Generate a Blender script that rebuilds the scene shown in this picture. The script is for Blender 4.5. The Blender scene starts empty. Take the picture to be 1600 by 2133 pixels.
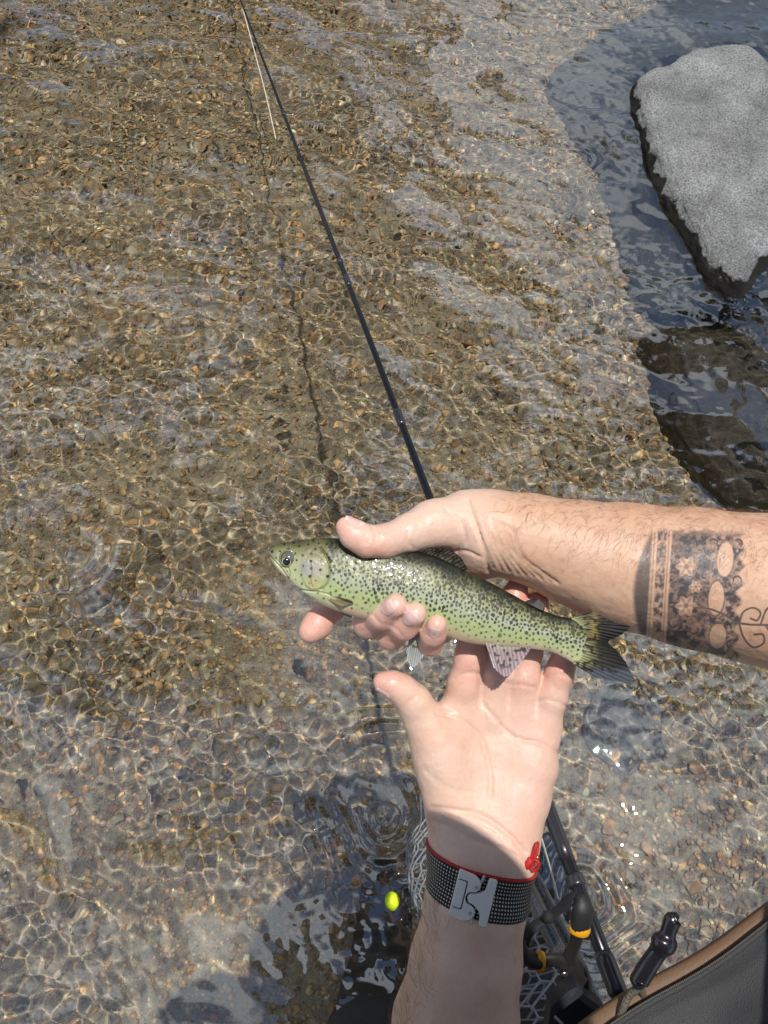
import bpy, math, numpy as np
from mathutils import Vector, Matrix
S = bpy.context.scene
COL = S.collection
rng = np.random.default_rng(7)

# ---------------------------------------------------------------- camera
CZ, PITCH = 1.55, math.radians(62)
cam = bpy.data.cameras.new('camera'); cob = bpy.data.objects.new('camera', cam); COL.objects.link(cob)
cob.location = (0, 0, CZ); cob.rotation_euler = (math.radians(90) - PITCH, 0, 0)
cam.sensor_fit = 'HORIZONTAL'; cam.sensor_width = 36; cam.lens = 36; cam.clip_start = .01; cam.clip_end = 300
S.camera = cob
CM = np.array(Matrix.LocRotScale(cob.location, cob.rotation_euler, None))
R3, T3 = CM[:3, :3], CM[:3, 3]

# ---------------------------------------------------------------- world, sun, exposure
SUN = np.array([.10, -.01, 1.]); SUN /= np.linalg.norm(SUN)
w = bpy.data.worlds.new('World'); S.world = w; w.use_nodes = True
nt = w.node_tree; N = nt.nodes; LK = nt.links
sky = N.new('ShaderNodeTexSky'); sky.sky_type = 'NISHITA'; sky.sun_disc = False; sky.dust_density = .05; sky.air_density = .9
sky.sun_elevation = math.asin(SUN[2]); sky.sun_rotation = math.atan2(SUN[0], SUN[1])
tc = N.new('ShaderNodeTexCoord')
cn = N.new('ShaderNodeTexNoise'); cn.inputs['Scale'].default_value = 2.7; cn.inputs['Detail'].default_value = 4; cn.inputs['Roughness'].default_value = .5
cr = N.new('ShaderNodeValToRGB'); cr.color_ramp.elements[0].position = .49; cr.color_ramp.elements[1].position = .56
cmx = N.new('ShaderNodeMix'); cmx.data_type = 'RGBA'; cmx.inputs[7].default_value = (7.2, 8.0, 9.2, 1)
mpn = N.new('ShaderNodeMapping'); mpn.inputs['Location'].default_value = (2.3, .7, 1.3); LK.new(tc.outputs['Generated'], mpn.inputs['Vector']); LK.new(mpn.outputs[0], cn.inputs['Vector']); LK.new(cn.outputs['Fac'], cr.inputs[0])
LK.new(cr.outputs[0], cmx.inputs[0]); LK.new(sky.outputs[0], cmx.inputs[6])
LK.new(cmx.outputs[2], N['Background'].inputs[0]); N['Background'].inputs[1].default_value = .1
sl = bpy.data.lights.new('sun', 'SUN'); sl.energy = 3.6; sl.angle = math.radians(.53); sl.color = (1, .96, .89)
so = bpy.data.objects.new('sun', sl); COL.objects.link(so)
so.rotation_euler = Vector(SUN).to_track_quat('Z', 'Y').to_euler(); so.location = (0, 0, 6)
sl.cycles.is_caustics_light = True
S.view_settings.view_transform = 'Standard'; S.view_settings.look = 'None'
S.view_settings.exposure = 0.28; S.view_settings.gamma = 1
S.cycles.use_denoising = True
S.cycles.max_bounces = 8; S.cycles.transmission_bounces = 6; S.cycles.sample_clamp_indirect = 4

# ---------------------------------------------------------------- helpers
def C(px, py, d):                       # photograph pixel at depth d (m) -> camera-frame metres
    return np.array([(px - 800) / 1600 * d, (1066.5 - py) / 1600 * d, -d])
def W(p):                               # camera frame -> world
    return np.asarray(p) @ R3.T + T3
def P(px, py, d): return W(C(px, py, d))
def to_z(px, py, z):                    # where the sight line through a pixel meets height z
    r = R3 @ C(px, py, 1.); t = (z - T3[2]) / r[2]
    return T3 + t * r
def px_of(c):                           # camera frame -> photograph pixel
    return 800 - c[:, 0] / c[:, 2] * 1600, 1066.5 + c[:, 1] / c[:, 2] * 1600

def mesh(name, V, F, mat=None, parent=None, col=None, smooth=True, extra=None):
    me = bpy.data.meshes.new(name)
    V = np.asarray(V, dtype=np.float32)
    if isinstance(F, np.ndarray):
        k = F.shape[1]
        me.vertices.add(len(V)); me.vertices.foreach_set('co', V.ravel())
        me.loops.add(F.size); me.loops.foreach_set('vertex_index', F.ravel().astype(np.int32))
        me.polygons.add(len(F)); me.polygons.foreach_set('loop_start', np.arange(0, F.size, k, dtype=np.int32))
    else:
        me.from_pydata([tuple(v) for v in V], [], [tuple(f) for f in F])
    if smooth: me.polygons.foreach_set('use_smooth', np.ones(len(me.polygons), bool))
    me.update(); me.validate()
    if col is not None:
        a = me.color_attributes.new('Col', 'FLOAT_COLOR', 'POINT')
        a.data.foreach_set('color', np.c_[col, np.ones(len(col))].astype(np.float32).ravel())
    for k, v in (extra or {}).items():
        a = me.attributes.new(k, 'FLOAT', 'POINT'); a.data.foreach_set('value', np.asarray(v, np.float32))
    if mat: me.materials.append(mat)
    o = bpy.data.objects.new(name, me); COL.objects.link(o)
    if parent: o.parent = parent
    return o
def tag(o, label=None, cat=None, group=None, kind=None):
    if label: o['label'] = label
    if cat: o['category'] = cat
    if group: o['group'] = group
    if kind: o['kind'] = kind
    return o
def empty(name, loc=(0, 0, 0)):
    o = bpy.data.objects.new(name, None); o.empty_display_size = .05; COL.objects.link(o); o.location = loc; return o
def keep(o, root):                      # parent without moving
    o.parent = root; o.matrix_parent_inverse = Matrix.Translation(-Vector(root.location)); return o

def material(name, base=(.5, .5, .5), rough=.5, metal=0, col=False, spec=.5, bump=None, sss=0, coat=0, trans=0, vary=None, objcol=False, rough_attr=None, alpha=None):
    m = bpy.data.materials.new(name); m.use_nodes = True; n = m.node_tree.nodes; l = m.node_tree.links
    b = n['Principled BSDF']; b.inputs['Base Color'].default_value = (*base, 1); b.inputs['Roughness'].default_value = rough
    b.inputs['Metallic'].default_value = metal; b.inputs['Specular IOR Level'].default_value = spec
    src = None
    geo = n.new('ShaderNodeNewGeometry')
    if col:
        a = n.new('ShaderNodeAttribute'); a.attribute_name = 'Col'; src = a.outputs['Color']
    if objcol:
        a = n.new('ShaderNodeObjectInfo'); src = a.outputs['Color']
    if vary:                            # (scale, amount): mottled brightness
        t = n.new('ShaderNodeTexNoise'); t.inputs['Scale'].default_value = vary[0]; t.inputs['Detail'].default_value = 6; t.inputs['Roughness'].default_value = .65
        l.new(geo.outputs['Position'], t.inputs['Vector'])
        mr = n.new('ShaderNodeMapRange'); mr.inputs[1].default_value = .25; mr.inputs[2].default_value = .75
        mr.inputs[3].default_value = 1 - vary[1]; mr.inputs[4].default_value = 1 + vary[1]; l.new(t.outputs['Fac'], mr.inputs[0])
        mx = n.new('ShaderNodeMix'); mx.data_type = 'RGBA'; mx.blend_type = 'MULTIPLY'; mx.inputs[0].default_value = 1
        if src: l.new(src, mx.inputs[6])
        else: mx.inputs[6].default_value = (*base, 1)
        l.new(mr.outputs[0], mx.inputs[7]); src = mx.outputs[2]
    if src: l.new(src, b.inputs['Base Color'])
    if bump:                            # list of (scale, distance, kind)
        prev = None
        for sc, dist, kind in bump:
            if kind == 'noise':
                t = n.new('ShaderNodeTexNoise'); t.inputs['Detail'].default_value = 4; out = 'Fac'
            else:
                t = n.new('ShaderNodeTexVoronoi'); out = 'Distance'
            t.inputs['Scale'].default_value = sc; l.new(geo.outputs['Position'], t.inputs['Vector'])
            bp = n.new('ShaderNodeBump'); bp.inputs['Distance'].default_value = dist; bp.inputs['Strength'].default_value = 1
            l.new(t.outputs[out], bp.inputs['Height'])
            if prev: l.new(prev, bp.inputs['Normal'])
            prev = bp.outputs[0]
        l.new(prev, b.inputs['Normal'])
    if sss:
        b.inputs['Subsurface Weight'].default_value = sss; b.inputs['Subsurface Radius'].default_value = (1, .35, .2); b.inputs['Subsurface Scale'].default_value = .004
    b.inputs['Coat Weight'].default_value = coat; b.inputs['Coat Roughness'].default_value = .08
    if trans: b.inputs['Transmission Weight'].default_value = trans
    if alpha is not None: b.inputs['Alpha'].default_value = alpha
    if rough_attr:
        a = n.new('ShaderNodeAttribute'); a.attribute_name = rough_attr; l.new(a.outputs['Fac'], b.inputs['Roughness'])
    return m

def spline(pts, n):                     # Catmull-Rom through rows of any width
    pts = np.asarray(pts, float); m = len(pts)
    q = np.vstack([2 * pts[0] - pts[1], pts, 2 * pts[-1] - pts[-2]])
    t = np.linspace(0, m - 1 - 1e-9, n); i = t.astype(int); f = (t - i)[:, None]
    a, b, c, d = q[i], q[i + 1], q[i + 2], q[i + 3]
    return .5 * (2 * b + (c - a) * f + (2 * a - 5 * b + 4 * c - d) * f**2 + (3 * b - a - 3 * c + d) * f**3)
def norm(v): v = np.asarray(v, float); return v / (np.linalg.norm(v, axis=-1, keepdims=True) + 1e-12)
def tube(pts, rad, n=12, flat=1., side=None, caps=True):
    pts = np.asarray(pts, float); m = len(pts); rad = np.broadcast_to(np.asarray(rad, float), (m,))
    t = norm(np.gradient(pts, axis=0))
    u = np.array(side, float) if side is not None else np.array([.31, .72, .62])
    U = []
    for k in range(m):
        u = u - t[k] * (u @ t[k])
        u = u / (np.linalg.norm(u) + 1e-9); U.append(u)
    U = np.array(U); Bn = np.cross(t, U)
    a = np.linspace(0, 2 * np.pi, n, endpoint=False)
    V = pts[:, None] + rad[:, None, None] * (np.cos(a)[None, :, None] * U[:, None] + flat * np.sin(a)[None, :, None] * Bn[:, None])
    V = V.reshape(-1, 3)
    i = np.arange(m - 1)[:, None] * n; j = np.arange(n)[None]; jn = (j + 1) % n
    F = np.stack([i + j, i + jn, i + n + jn, i + n + j], -1).reshape(-1, 4)
    if caps:
        V = np.vstack([V, pts[:1], pts[-1:]]); c0, c1 = m * n, m * n + 1
        j = np.arange(n); jn = (j + 1) % n
        F = np.vstack([F, np.stack([j, np.full(n, c0), np.full(n, c0), jn], -1), np.stack([(m - 1) * n + jn, np.full(n, c1), np.full(n, c1), (m - 1) * n + j], -1)])
    return V, F
def tris(F):                            # quads (maybe degenerate) -> triangles
    T = np.vstack([F[:, [0, 1, 2]], F[:, [0, 2, 3]]])
    ok = (T[:, 0] != T[:, 1]) & (T[:, 1] != T[:, 2]) & (T[:, 0] != T[:, 2])
    return T[ok]
def tube_obj(name, pts, rad, mat, parent=None, n=12, flat=1., side=None, col=None):
    V, F = tube(pts, rad, n, flat, side); return mesh(name, V, tris(F), mat, parent, col)
def join(parts):
    V, F, o = [], [], 0
    for v, f in parts: V.append(v); F.append(tris(f) if f.shape[1] == 4 else f); F[-1] = F[-1] + o; o += len(v)
    return np.vstack(V), np.vstack(F)
def prism(poly, z0, z1, bev=0.):        # outline (n,2) extruded, with a bevelled top edge
    poly = np.asarray(poly, float); n = len(poly)
    c = poly.mean(0)
    e = np.roll(poly, -1, 0) - np.roll(poly, 1, 0); nn = norm(np.c_[e[:, 1], -e[:, 0]])
    area = .5 * np.sum(poly[:, 0] * np.roll(poly[:, 1], -1) - poly[:, 1] * np.roll(poly[:, 0], -1))
    if area < 0: nn = -nn
    top = poly - nn * bev
    V = np.vstack([np.c_[poly, np.full(n, z0)], np.c_[poly, np.full(n, z1 - bev)], np.c_[top, np.full(n, z1)]])
    F = []
    for k in range(n):
        j = (k + 1) % n; F += [[k, j, n + j, n + k], [n + k, n + j, 2 * n + j, 2 * n + k]]
    F.append(list(range(2 * n, 3 * n))); F.append(list(range(n - 1, -1, -1)))
    if area < 0: F = [f[::-1] for f in F]
    return V, F
def smooth01(x, a, b): t = np.clip((x - a) / (b - a), 0, 1); return t * t * (3 - 2 * t)
def vnoise(p, seed=0):                  # cheap smooth 3-D value noise in -1..1
    p = np.asarray(p, float); i = np.floor(p).astype(np.int64); f = p - i; f = f * f * (3 - 2 * f); out = 0
    for dx in (0, 1):
        for dy in (0, 1):
            for dz in (0, 1):
                h = ((i[:, 0] + dx) * 374761393 + (i[:, 1] + dy) * 668265263 + (i[:, 2] + dz) * 2147483647 + seed * 974634777) & 0xffffffff
                h = ((h ^ (h >> 13)) * 1274126177) & 0xffffffff; h = h ^ (h >> 16)
                out = out + (h / 2**31 - 1) * (f[:, 0] if dx else 1 - f[:, 0]) * (f[:, 1] if dy else 1 - f[:, 1]) * (f[:, 2] if dz else 1 - f[:, 2])
    return out
def vnormals(V, F):
    n = np.zeros_like(V); T = tris(F) if F.shape[1] == 4 else F
    fn = np.cross(V[T[:, 1]] - V[T[:, 0]], V[T[:, 2]] - V[T[:, 0]])
    for k in range(3):
        for a in range(3): n[:, a] += np.bincount(T[:, k], fn[:, a], len(V))
    return norm(n)
def poly_dist(x, y, pts):               # distance in the plane to a polyline
    pts = np.asarray(pts, float); d = np.full(x.shape, 1e9)
    for (ax, ay), (bx, by) in zip(pts[:-1], pts[1:]):
        L2 = (bx - ax)**2 + (by - ay)**2; h = np.clip(((x - ax) * (bx - ax) + (y - ay) * (by - ay)) / L2, 0, 1)
        d = np.minimum(d, np.hypot(x - ax - h * (bx - ax), y - ay - h * (by - ay)))
    return d
def receiver(o): o.cycles.is_caustics_receiver = True; return o

def icosphere(sub):
    t = (1 + 5**.5) / 2
    V = [(-1, t, 0), (1, t, 0), (-1, -t, 0), (1, -t, 0), (0, -1, t), (0, 1, t), (0, -1, -t), (0, 1, -t), (t, 0, -1), (t, 0, 1), (-t, 0, -1), (-t, 0, 1)]
    F = [(0, 11, 5), (0, 5, 1), (0, 1, 7), (0, 7, 10), (0, 10, 11), (1, 5, 9), (5, 11, 4), (11, 10, 2), (10, 7, 6), (7, 1, 8), (3, 9, 4), (3, 4, 2), (3, 2, 6), (3, 6, 8), (3, 8, 9), (4, 9, 5), (2, 4, 11), (6, 2, 10), (8, 6, 7), (9, 8, 1)]
    V = [norm(v) for v in V]
    for _ in range(sub):
        mid = {}; G = []
        def m(a, b):
            k = (min(a, b), max(a, b))
            if k not in mid: mid[k] = len(V); V.append(norm(V[a] + V[b]))
            return mid[k]
        for a, b, c in F:
            ab, bc, ca = m(a, b), m(b, c), m(c, a); G += [(a, ab, ca), (b, bc, ab), (c, ca, bc), (ab, bc, ca)]
        F = G
    return np.array(V), np.array(F)

# ================================================================ STREAM BED
WZ = .22
bed_m = material('wet_sand', (.31, .26, .17), .8, bump=[(90, .006, 'noise'), (260, .003, 'voronoi')], vary=(55, .55))
g = np.linspace(-1, 1, 81); g = np.sign(g) * np.abs(g)**2.2 * 40
gx, gy = np.meshgrid(g, g + 1.2, indexing='ij')
gz = .012 * vnoise(np.c_[gx.ravel() * 3, gy.ravel() * 3, 0 * gx.ravel()], 3) - .006
i = np.arange(81 * 81).reshape(81, 81); F = np.stack([i[:-1, :-1], i[1:, :-1], i[1:, 1:], i[:-1, 1:]], -1).reshape(-1, 4)
bed = receiver(mesh('streambed', np.c_[gx.ravel(), gy.ravel(), gz], F, bed_m)); tag(bed, 'brown gravel bed of the clear shallow stream', None, kind='structure')

palette = np.array([[.13, .075, .035], [.19, .12, .06], [.25, .175, .095], [.15, .12, .08], [.12, .115, .10], [.045, .04, .034], [.03, .03, .03], [.22, .13, .06], [.20, .18, .14], [.36, .31, .22], [.15, .085, .05], [.09, .10, .10]])
pw = np.array([.14, .18, .16, .14, .11, .05, .03, .05, .07, .03, .03, .01]); pw /= pw.sum()
def pebble_shapes(sub, cut, n, seed):
    v, f = icosphere(sub); out = []; r = np.random.default_rng(seed)
    f = f[v[f].mean(1)[:, 2] > cut]; u = np.unique(f); mp = np.full(len(v), -1); mp[u] = np.arange(len(u)); v = v[u]; f = mp[f]
    for k in range(n):
        q = v * (1 + .22 * vnoise(v * 1.6 + r.uniform(0, 99, 3), k)[:, None] + .1 * vnoise(v * 3.5 + r.uniform(0, 99, 3), k)[:, None])
        for _ in range(3):              # a few broken faces
            nrm = norm(r.normal(size=3)); h = r.uniform(.68, .9); dd = q @ nrm; q = q - np.maximum(dd - h, 0)[:, None] * nrm * .85
        out.append(q)
    return out, f
def in_view(x, y, m): return (np.abs(x) < (1.55 * .883 + y * .47) * .5 + m) & (y > -.22 - m) & (y < 2.95 + m)
def scatter(n, m):
    x = rng.uniform(-2.1, 2.1, n * 3); y = rng.uniform(-.6, 3.4, n * 3); k = in_view(x, y, m); return x[k][:n], y[k][:n]
n_p = 98000
px_, py_ = scatter(n_p, .34); n_p = len(px_)
coarse = .5 + .5 * vnoise(np.c_[px_ * 2.2, py_ * 2.2, 0 * px_], 11)
size = np.clip(np.exp(rng.normal(math.log(.0041), .33, n_p)) * (.8 + .4 * coarse), .0026, .0125)
patch = vnoise(np.c_[px_ * 1.7, py_ * 1.7, 0 * px_ + 5], 4)
ci = rng.choice(len(palette), n_p, p=pw)
pc = palette[ci] * np.exp(rng.normal(0, .22, (n_p, 1))) * (1 + rng.normal(0, .03, (n_p, 3)))
pc = .75 * pc + .25 * pc.mean(0); pc = np.clip(pc * np.array([2.38, 2.26, 1.84]), .012, .7)
ang = rng.uniform(0, 2 * np.pi, n_p); asp = rng.uniform(.62, 1., n_p); hgt = rng.uniform(.38, .7, n_p)
pz = .012 * vnoise(np.c_[px_ * 3, py_ * 3, 0 * px_], 3) - .006 + size * hgt * .25 + rng.uniform(0, .006, n_p)
order = np.argsort(-size / (1.5 + py_)); big = order[:300]; rest = order[300:]
def tilt_rot(n):
    tx, ty = rng.normal(0, .22, n), rng.normal(0, .22, n); return tx, ty
def place(shapes, f, ids):
    vs = np.array(shapes)[rng.integers(0, len(shapes), len(ids))]           # (n, v, 3)
    s = np.stack([size[ids], size[ids] * asp[ids], size[ids] * hgt[ids]], -1)[:, None]
    q = vs * s; tx, ty = tilt_rot(len(ids))
    q[..., 2] += q[..., 0] * tx[:, None] + q[..., 1] * ty[:, None]
    c, sn = np.cos(ang[ids])[:, None], np.sin(ang[ids])[:, None]
    x = q[..., 0] * c - q[..., 1] * sn; y = q[..., 0] * sn + q[..., 1] * c
    q = np.stack([x + px_[ids][:, None], y + py_[ids][:, None], q[..., 2] + pz[ids][:, None]], -1)
    nv = vs.shape[1]
    return q.reshape(-1, 3), (f[None] + (np.arange(len(ids)) * nv)[:, None, None]).reshape(-1, 3), np.repeat(pc[ids], nv, 0)
sel = (py_[rest] < .8) & (size[rest] > .0062) & in_view(px_[rest], py_[rest], .1); near = rest[sel]; far = rest[~sel]
sh1, f1 = pebble_shapes(1, -.25, 14, 2); sh0, f0 = pebble_shapes(0, -.3, 14, 3)
V1, F1, C1 = place(sh1, f1, near); V0, F0, C0 = place(sh0, f0, far)
gm = material('gravel_stone', col=True, rough=.6, vary=(170, .38), bump=[(600, .0006, 'noise')])
gr = receiver(mesh('gravel', np.vstack([V1, V0]), np.vstack([F1, F0 + len(V1)]), gm, bed, np.vstack([C1, C0])))
tag(gr, 'small brown and grey pebbles covering the streambed', None, kind='stuff')
sm = material('pebble_stone', objcol=True, rough=.55, vary=(120, .38), bump=[(500, .0008, 'noise')])
sh2, f2 = pebble_shapes(2, -.3, 10, 5); sme = []
for k, v in enumerate(sh2):
    me = bpy.data.meshes.new('stone'); me.from_pydata(v.tolist(), [], f2.tolist()); me.polygons.foreach_set('use_smooth', np.ones(len(f2), bool)); me.materials.append(sm); sme.append(me)
for k in big:
    o = bpy.data.objects.new('stone', sme[int(rng.integers(0, 10))]); COL.objects.link(o); o.parent = bed
    o.location = (px_[k], py_[k], pz[k] + .004); o.scale = (size[k] * 1.15, size[k] * asp[k] * 1.15, size[k] * hgt[k]); o.rotation_euler = (rng.normal(0, .2), rng.normal(0, .2), ang[k])
    o.color = (*pc[k], 1); receiver(o)

# ---------------------------------------------------------------- boulders
def boulder(name, rings, mat, n=160, noise=((14, .008), (40, .004), (120, .0026), (260, .0012))):
    """rings: list of (closed outline (k,2), z) from the foot up to the crown"""
    L = []
    for pts, z in rings:
        p = np.asarray(pts, float); q = spline(np.vstack([p[-2:], p, p[:2]]), 4000)
        s = 4000 * 1.0 / (len(p) + 3); q = q[int(s):int(s * (len(p) + 1))]
        seg = np.r_[0, np.cumsum(np.hypot(*np.diff(q, axis=0).T))]; t = np.linspace(0, seg[-1], n, endpoint=False)
        L.append(np.c_[np.interp(t, seg, q[:, 0]), np.interp(t, seg, q[:, 1]), np.full(n, z)])
    L = np.array(L); m = len(L)
    up = np.array([spline(L[:, k], 70) for k in range(n)]).transpose(1, 0, 2)      # (70, n, 3)
    c = up[-1].mean(0)
    fill = [c + (up[-1] - c) * f + np.array([0, 0, .012 * (1 - f * f)]) for f in np.linspace(.97, .0, 40)]
    A = np.concatenate([up, fill]); m = len(A); V = A.reshape(-1, 3)
    i = np.arange(m - 1)[:, None] * n; j = np.arange(n)[None]; jn = (j + 1) % n
    F = np.stack([i + j, i + jn, i + n + jn, i + n + j], -1).reshape(-1, 4)
    nn = vnormals(V, F)
    for fr, am in noise: V = V + nn * (am * vnoise(V * fr, int(fr)))[:, None]
    return receiver(mesh(name, V, F, mat))
def rock_mat(name):
    m = bpy.data.materials.new(name); m.use_nodes = True; n = m.node_tree.nodes; l = m.node_tree.links; b = n['Principled BSDF']
    geo = n.new('ShaderNodeNewGeometry'); sp = n.new('ShaderNodeSeparateXYZ'); l.new(geo.outputs['Position'], sp.inputs[0])
    nz = n.new('ShaderNodeTexNoise'); nz.inputs['Scale'].default_value = 26; nz.inputs['Detail'].default_value = 8; l.new(geo.outputs['Position'], nz.inputs['Vector'])
    ad = n.new('ShaderNodeMath'); ad.operation = 'MULTIPLY_ADD'; l.new(nz.outputs['Fac'], ad.inputs[0]); ad.inputs[1].default_value = .075; l.new(sp.outputs[2], ad.inputs[2])
    wet = n.new('ShaderNodeMapRange'); wet.inputs[1].default_value = WZ + .058; wet.inputs[2].default_value = WZ + .064; l.new(ad.outputs[0], wet.inputs[0])
    gr_ = n.new('ShaderNodeTexNoise'); gr_.inputs['Scale'].default_value = 210; gr_.inputs['Detail'].default_value = 3; gr_.inputs['Roughness'].default_value = .8; l.new(geo.outputs['Position'], gr_.inputs['Vector'])
    rp = n.new('ShaderNodeValToRGB'); rp.color_ramp.elements[0].position = .36; rp.color_ramp.elements[0].color = (.13, .13, .128, 1); rp.color_ramp.elements[1].position = .66; rp.color_ramp.elements[1].color = (.50, .495, .475, 1); mid_ = rp.color_ramp.elements.new(.5); mid_.color = (.30, .30, .29, 1); l.new(gr_.outputs['Fac'], rp.inputs[0])
    rw = n.new('ShaderNodeValToRGB'); rw.color_ramp.elements[0].color = (.005, .0045, .004, 1); rw.color_ramp.elements[1].color = (.026, .020, .012, 1); l.new(nz.outputs['Fac'], rw.inputs[0])
    big_ = n.new('ShaderNodeTexNoise'); big_.inputs['Scale'].default_value = 9; big_.inputs['Detail'].default_value = 5; l.new(geo.outputs['Position'], big_.inputs['Vector'])
    sub_ = n.new('ShaderNodeMapRange'); sub_.inputs[1].default_value = WZ - .004; sub_.inputs[2].default_value = WZ - .03; l.new(sp.outputs[2], sub_.inputs[0])
    alg_sheen = n.new('ShaderNodeMix'); alg_sheen.data_type = 'RGBA'; alg_sheen.inputs[7].default_value = (.15, .155, .135, 1); l.new(sub_.outputs[0], alg_sheen.inputs[0]); l.new(rw.outputs[0], alg_sheen.inputs[6])  # submerged algae grey, made paler to stand in for sky reflection
    bm_ = n.new('ShaderNodeMapRange'); bm_.inputs[1].default_value = .3; bm_.inputs[2].default_value = .7; bm_.inputs[3].default_value = .62; bm_.inputs[4].default_value = 1.25; l.new(big_.outputs['Fac'], bm_.inputs[0])
    mm = n.new('ShaderNodeMix'); mm.data_type = 'RGBA'; mm.blend_type = 'MULTIPLY'; mm.inputs[0].default_value = 1; l.new(rp.outputs[0], mm.inputs[6]); l.new(bm_.outputs[0], mm.inputs[7])
    mx = n.new('ShaderNodeMix'); mx.data_type = 'RGBA'; l.new(wet.outputs[0], mx.inputs[0]); l.new(alg_sheen.outputs[2], mx.inputs[6]); l.new(mm.outputs[2], mx.inputs[7]); l.new(mx.outputs[2], b.inputs['Base Color'])
    rr = n.new('ShaderNodeMapRange'); rr.inputs[3].default_value = .18; rr.inputs[4].default_value = .85; l.new(wet.outputs[0], rr.inputs[0]); l.new(rr.outputs[0], b.inputs['Roughness'])
    b.inputs['Specular IOR Level'].default_value = .3
    bp = n.new('ShaderNodeBump'); bp.inputs['Distance'].default_value = .010; l.new(gr_.outputs['Fac'], bp.inputs['Height']); l.new(bp.outputs[0], b.inputs['Normal'])
    return m
rmat = rock_mat('boulder_stone')
wl = [(1312, 205), (1338, 166), (1420, 128), (1500, 104), (1555, 108), (1594, 155), (1628, 250), (1655, 380), (1655, 480), (1605, 545), (1570, 580), (1530, 622), (1480, 585), (1440, 515), (1385, 430), (1345, 330)]
wlw = np.array([to_z(a, b, WZ)[:2] for a, b in wl]); ctr = wlw.mean(0)
foot = [(1135, 245), (1200, 185), (1340, 100), (1480, 55), (1600, 45), (1700, 90), (1760, 260), (1760, 470), (1720, 600), (1650, 680), (1500, 720), (1330, 715), (1290, 620), (1255, 500), (1215, 410), (1165, 320)]
ftw = np.array([to_z(a, b, .0)[:2] for a, b in foot])
def shrink(p, f): return ctr + (p - ctr) * f
rock = boulder('boulder', [(ftw + (ftw - ctr) * .04, -.03), (ftw, .03), (.45 * ftw + .55 * wlw, .12), (wlw + (wlw - ctr) * .03, .20), (wlw, WZ + .004), (shrink(wlw, .965), WZ + .022), (shrink(wlw, .92), WZ + .038), (shrink(wlw, .84), WZ + .050)], rmat)
tag(rock, 'pale grey boulder with dry top and dark wet rim rising from the water', 'boulder')
dk = material('dark_algae_stone', (.045, .036, .022), .6, vary=(30, .8), bump=[(60, .006, 'noise'), (260, .002, 'noise')])
def sunk(name, pts, h, label, mat=dk):
    p = np.array([to_z(a, b, .02)[:2] for a, b in pts]); c = p.mean(0)
    o = boulder(name, [(c + (p - c) * 1.05, -.04), (p, .0), (c + (p - c) * .93, h * .6), (c + (p - c) * .75, h)], mat, n=110, noise=((12, .012), (40, .006), (110, .002)))
    return tag(o, label, 'boulder')
sunk('sunken_boulder', [(1325, 745), (1450, 715), (1620, 690), (1800, 740), (1860, 900), (1800, 1080), (1600, 1110), (1470, 1080), (1390, 980), (1345, 870)], .11, 'dark algae covered boulder wholly under water beyond the tattooed forearm')
gs = material('blue_grey_stone', (.13, .125, .11), .6, vary=(90, .9), bump=[(90, .004, 'noise')])
sunk('sunken_stone', [(1250, 1425), (1300, 1412), (1340, 1455), (1378, 1480), (1362, 1540), (1372, 1580), (1318, 1600), (1292, 1625), (1250, 1585), (1225, 1570), (1208, 1520), (1222, 1470)], .002, 'flat blue grey stone lying on the gravel below the fish tail', gs)

# ================================================================ WATER
def field(n, L, bands, seed):
    r = np.random.default_rng(seed); k = np.fft.fftfreq(n, L / n); ky = np.fft.rfftfreq(n, L / n)
    lam = 1 / (np.sqrt(k[:, None]**2 + ky[None]**2) + 1e-6); th = np.arctan2(ky[None], k[:, None])
    ph = np.fft.rfft2(r.standard_normal((n, n))); out = []
    for l0, wd, slope, an in bands:
        sp = np.exp(-(np.log(lam / l0) / wd)**2) * (1 + an * np.cos(2 * (th - 1.1)))
        h = np.fft.irfft2(ph * sp, s=(n, n)); h *= slope / np.gradient(h, L / n, axis=0).std(); out.append(h)
    return out
NW, LW = 1400, 4.2
fa, fb, fc = field(NW, LW, [(.028, .45, .036, .35), (.08, .45, .031, .6), (.30, .45, .040, .4)], 5)
env = field(NW, LW, [(.55, .4, 1, 0)], 9)[0]; env = .75 + .55 * np.clip(env / env.std() * .6, -1, 1.3)
H = fa * env + fb * (.6 + .4 * env) + fc
def sample(Fd, x, y):
    u = ((x + 2.1) / LW * NW) % NW; v = ((y + .6) / LW * NW) % NW; i = u.astype(int); j = v.astype(int); a = u - i; b = v - j; i1 = (i + 1) % NW; j1 = (j + 1) % NW
    return Fd[i, j] * (1 - a) * (1 - b) + Fd[i1, j] * a * (1 - b) + Fd[i, j1] * (1 - a) * b + Fd[i1, j1] * a * b
nu, nv = 520, 700
vv = np.linspace(0, 1, nv); yy = -.45 + (3.55) * (vv * .62 + .38 * vv**2)
hw = (1.37 + yy * .47) * .5 + .36
uu = np.linspace(-1, 1, nu)
X = uu[:, None] * hw[None]; Y = np.repeat(yy[None], nu, 0)
Z = sample(H, X, Y)
for cx, cy, lam, A, wd in ((370, 620, .05, .0016, .13), (1190, 330, .032, .0012, .10), (840, 1000, .035, .0022, .07), (1120, 1010, .04, .0015, .07), (150, 1150, .06, .0018, .14), (800, 1700, .035, .0018, .14), (1220, 1850, .03, .0020, .10)):
    q = to_z(cx, cy, WZ); r = np.hypot(X - q[0], Y - q[1]); wb = vnoise(np.c_[(X * 9).ravel(), (Y * 9).ravel(), 0 * X.ravel()], 77).reshape(X.shape); w2 = vnoise(np.c_[(X * 16).ravel(), (Y * 16).ravel(), 0 * X.ravel()], 78).reshape(X.shape); Z += 1.2 * A * np.cos(2 * np.pi * (r * (1 + .12 * wb) + .02 * w2) / lam) * np.exp(-(r / wd)**2) * smooth01(wb, -.45, .35)
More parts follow.
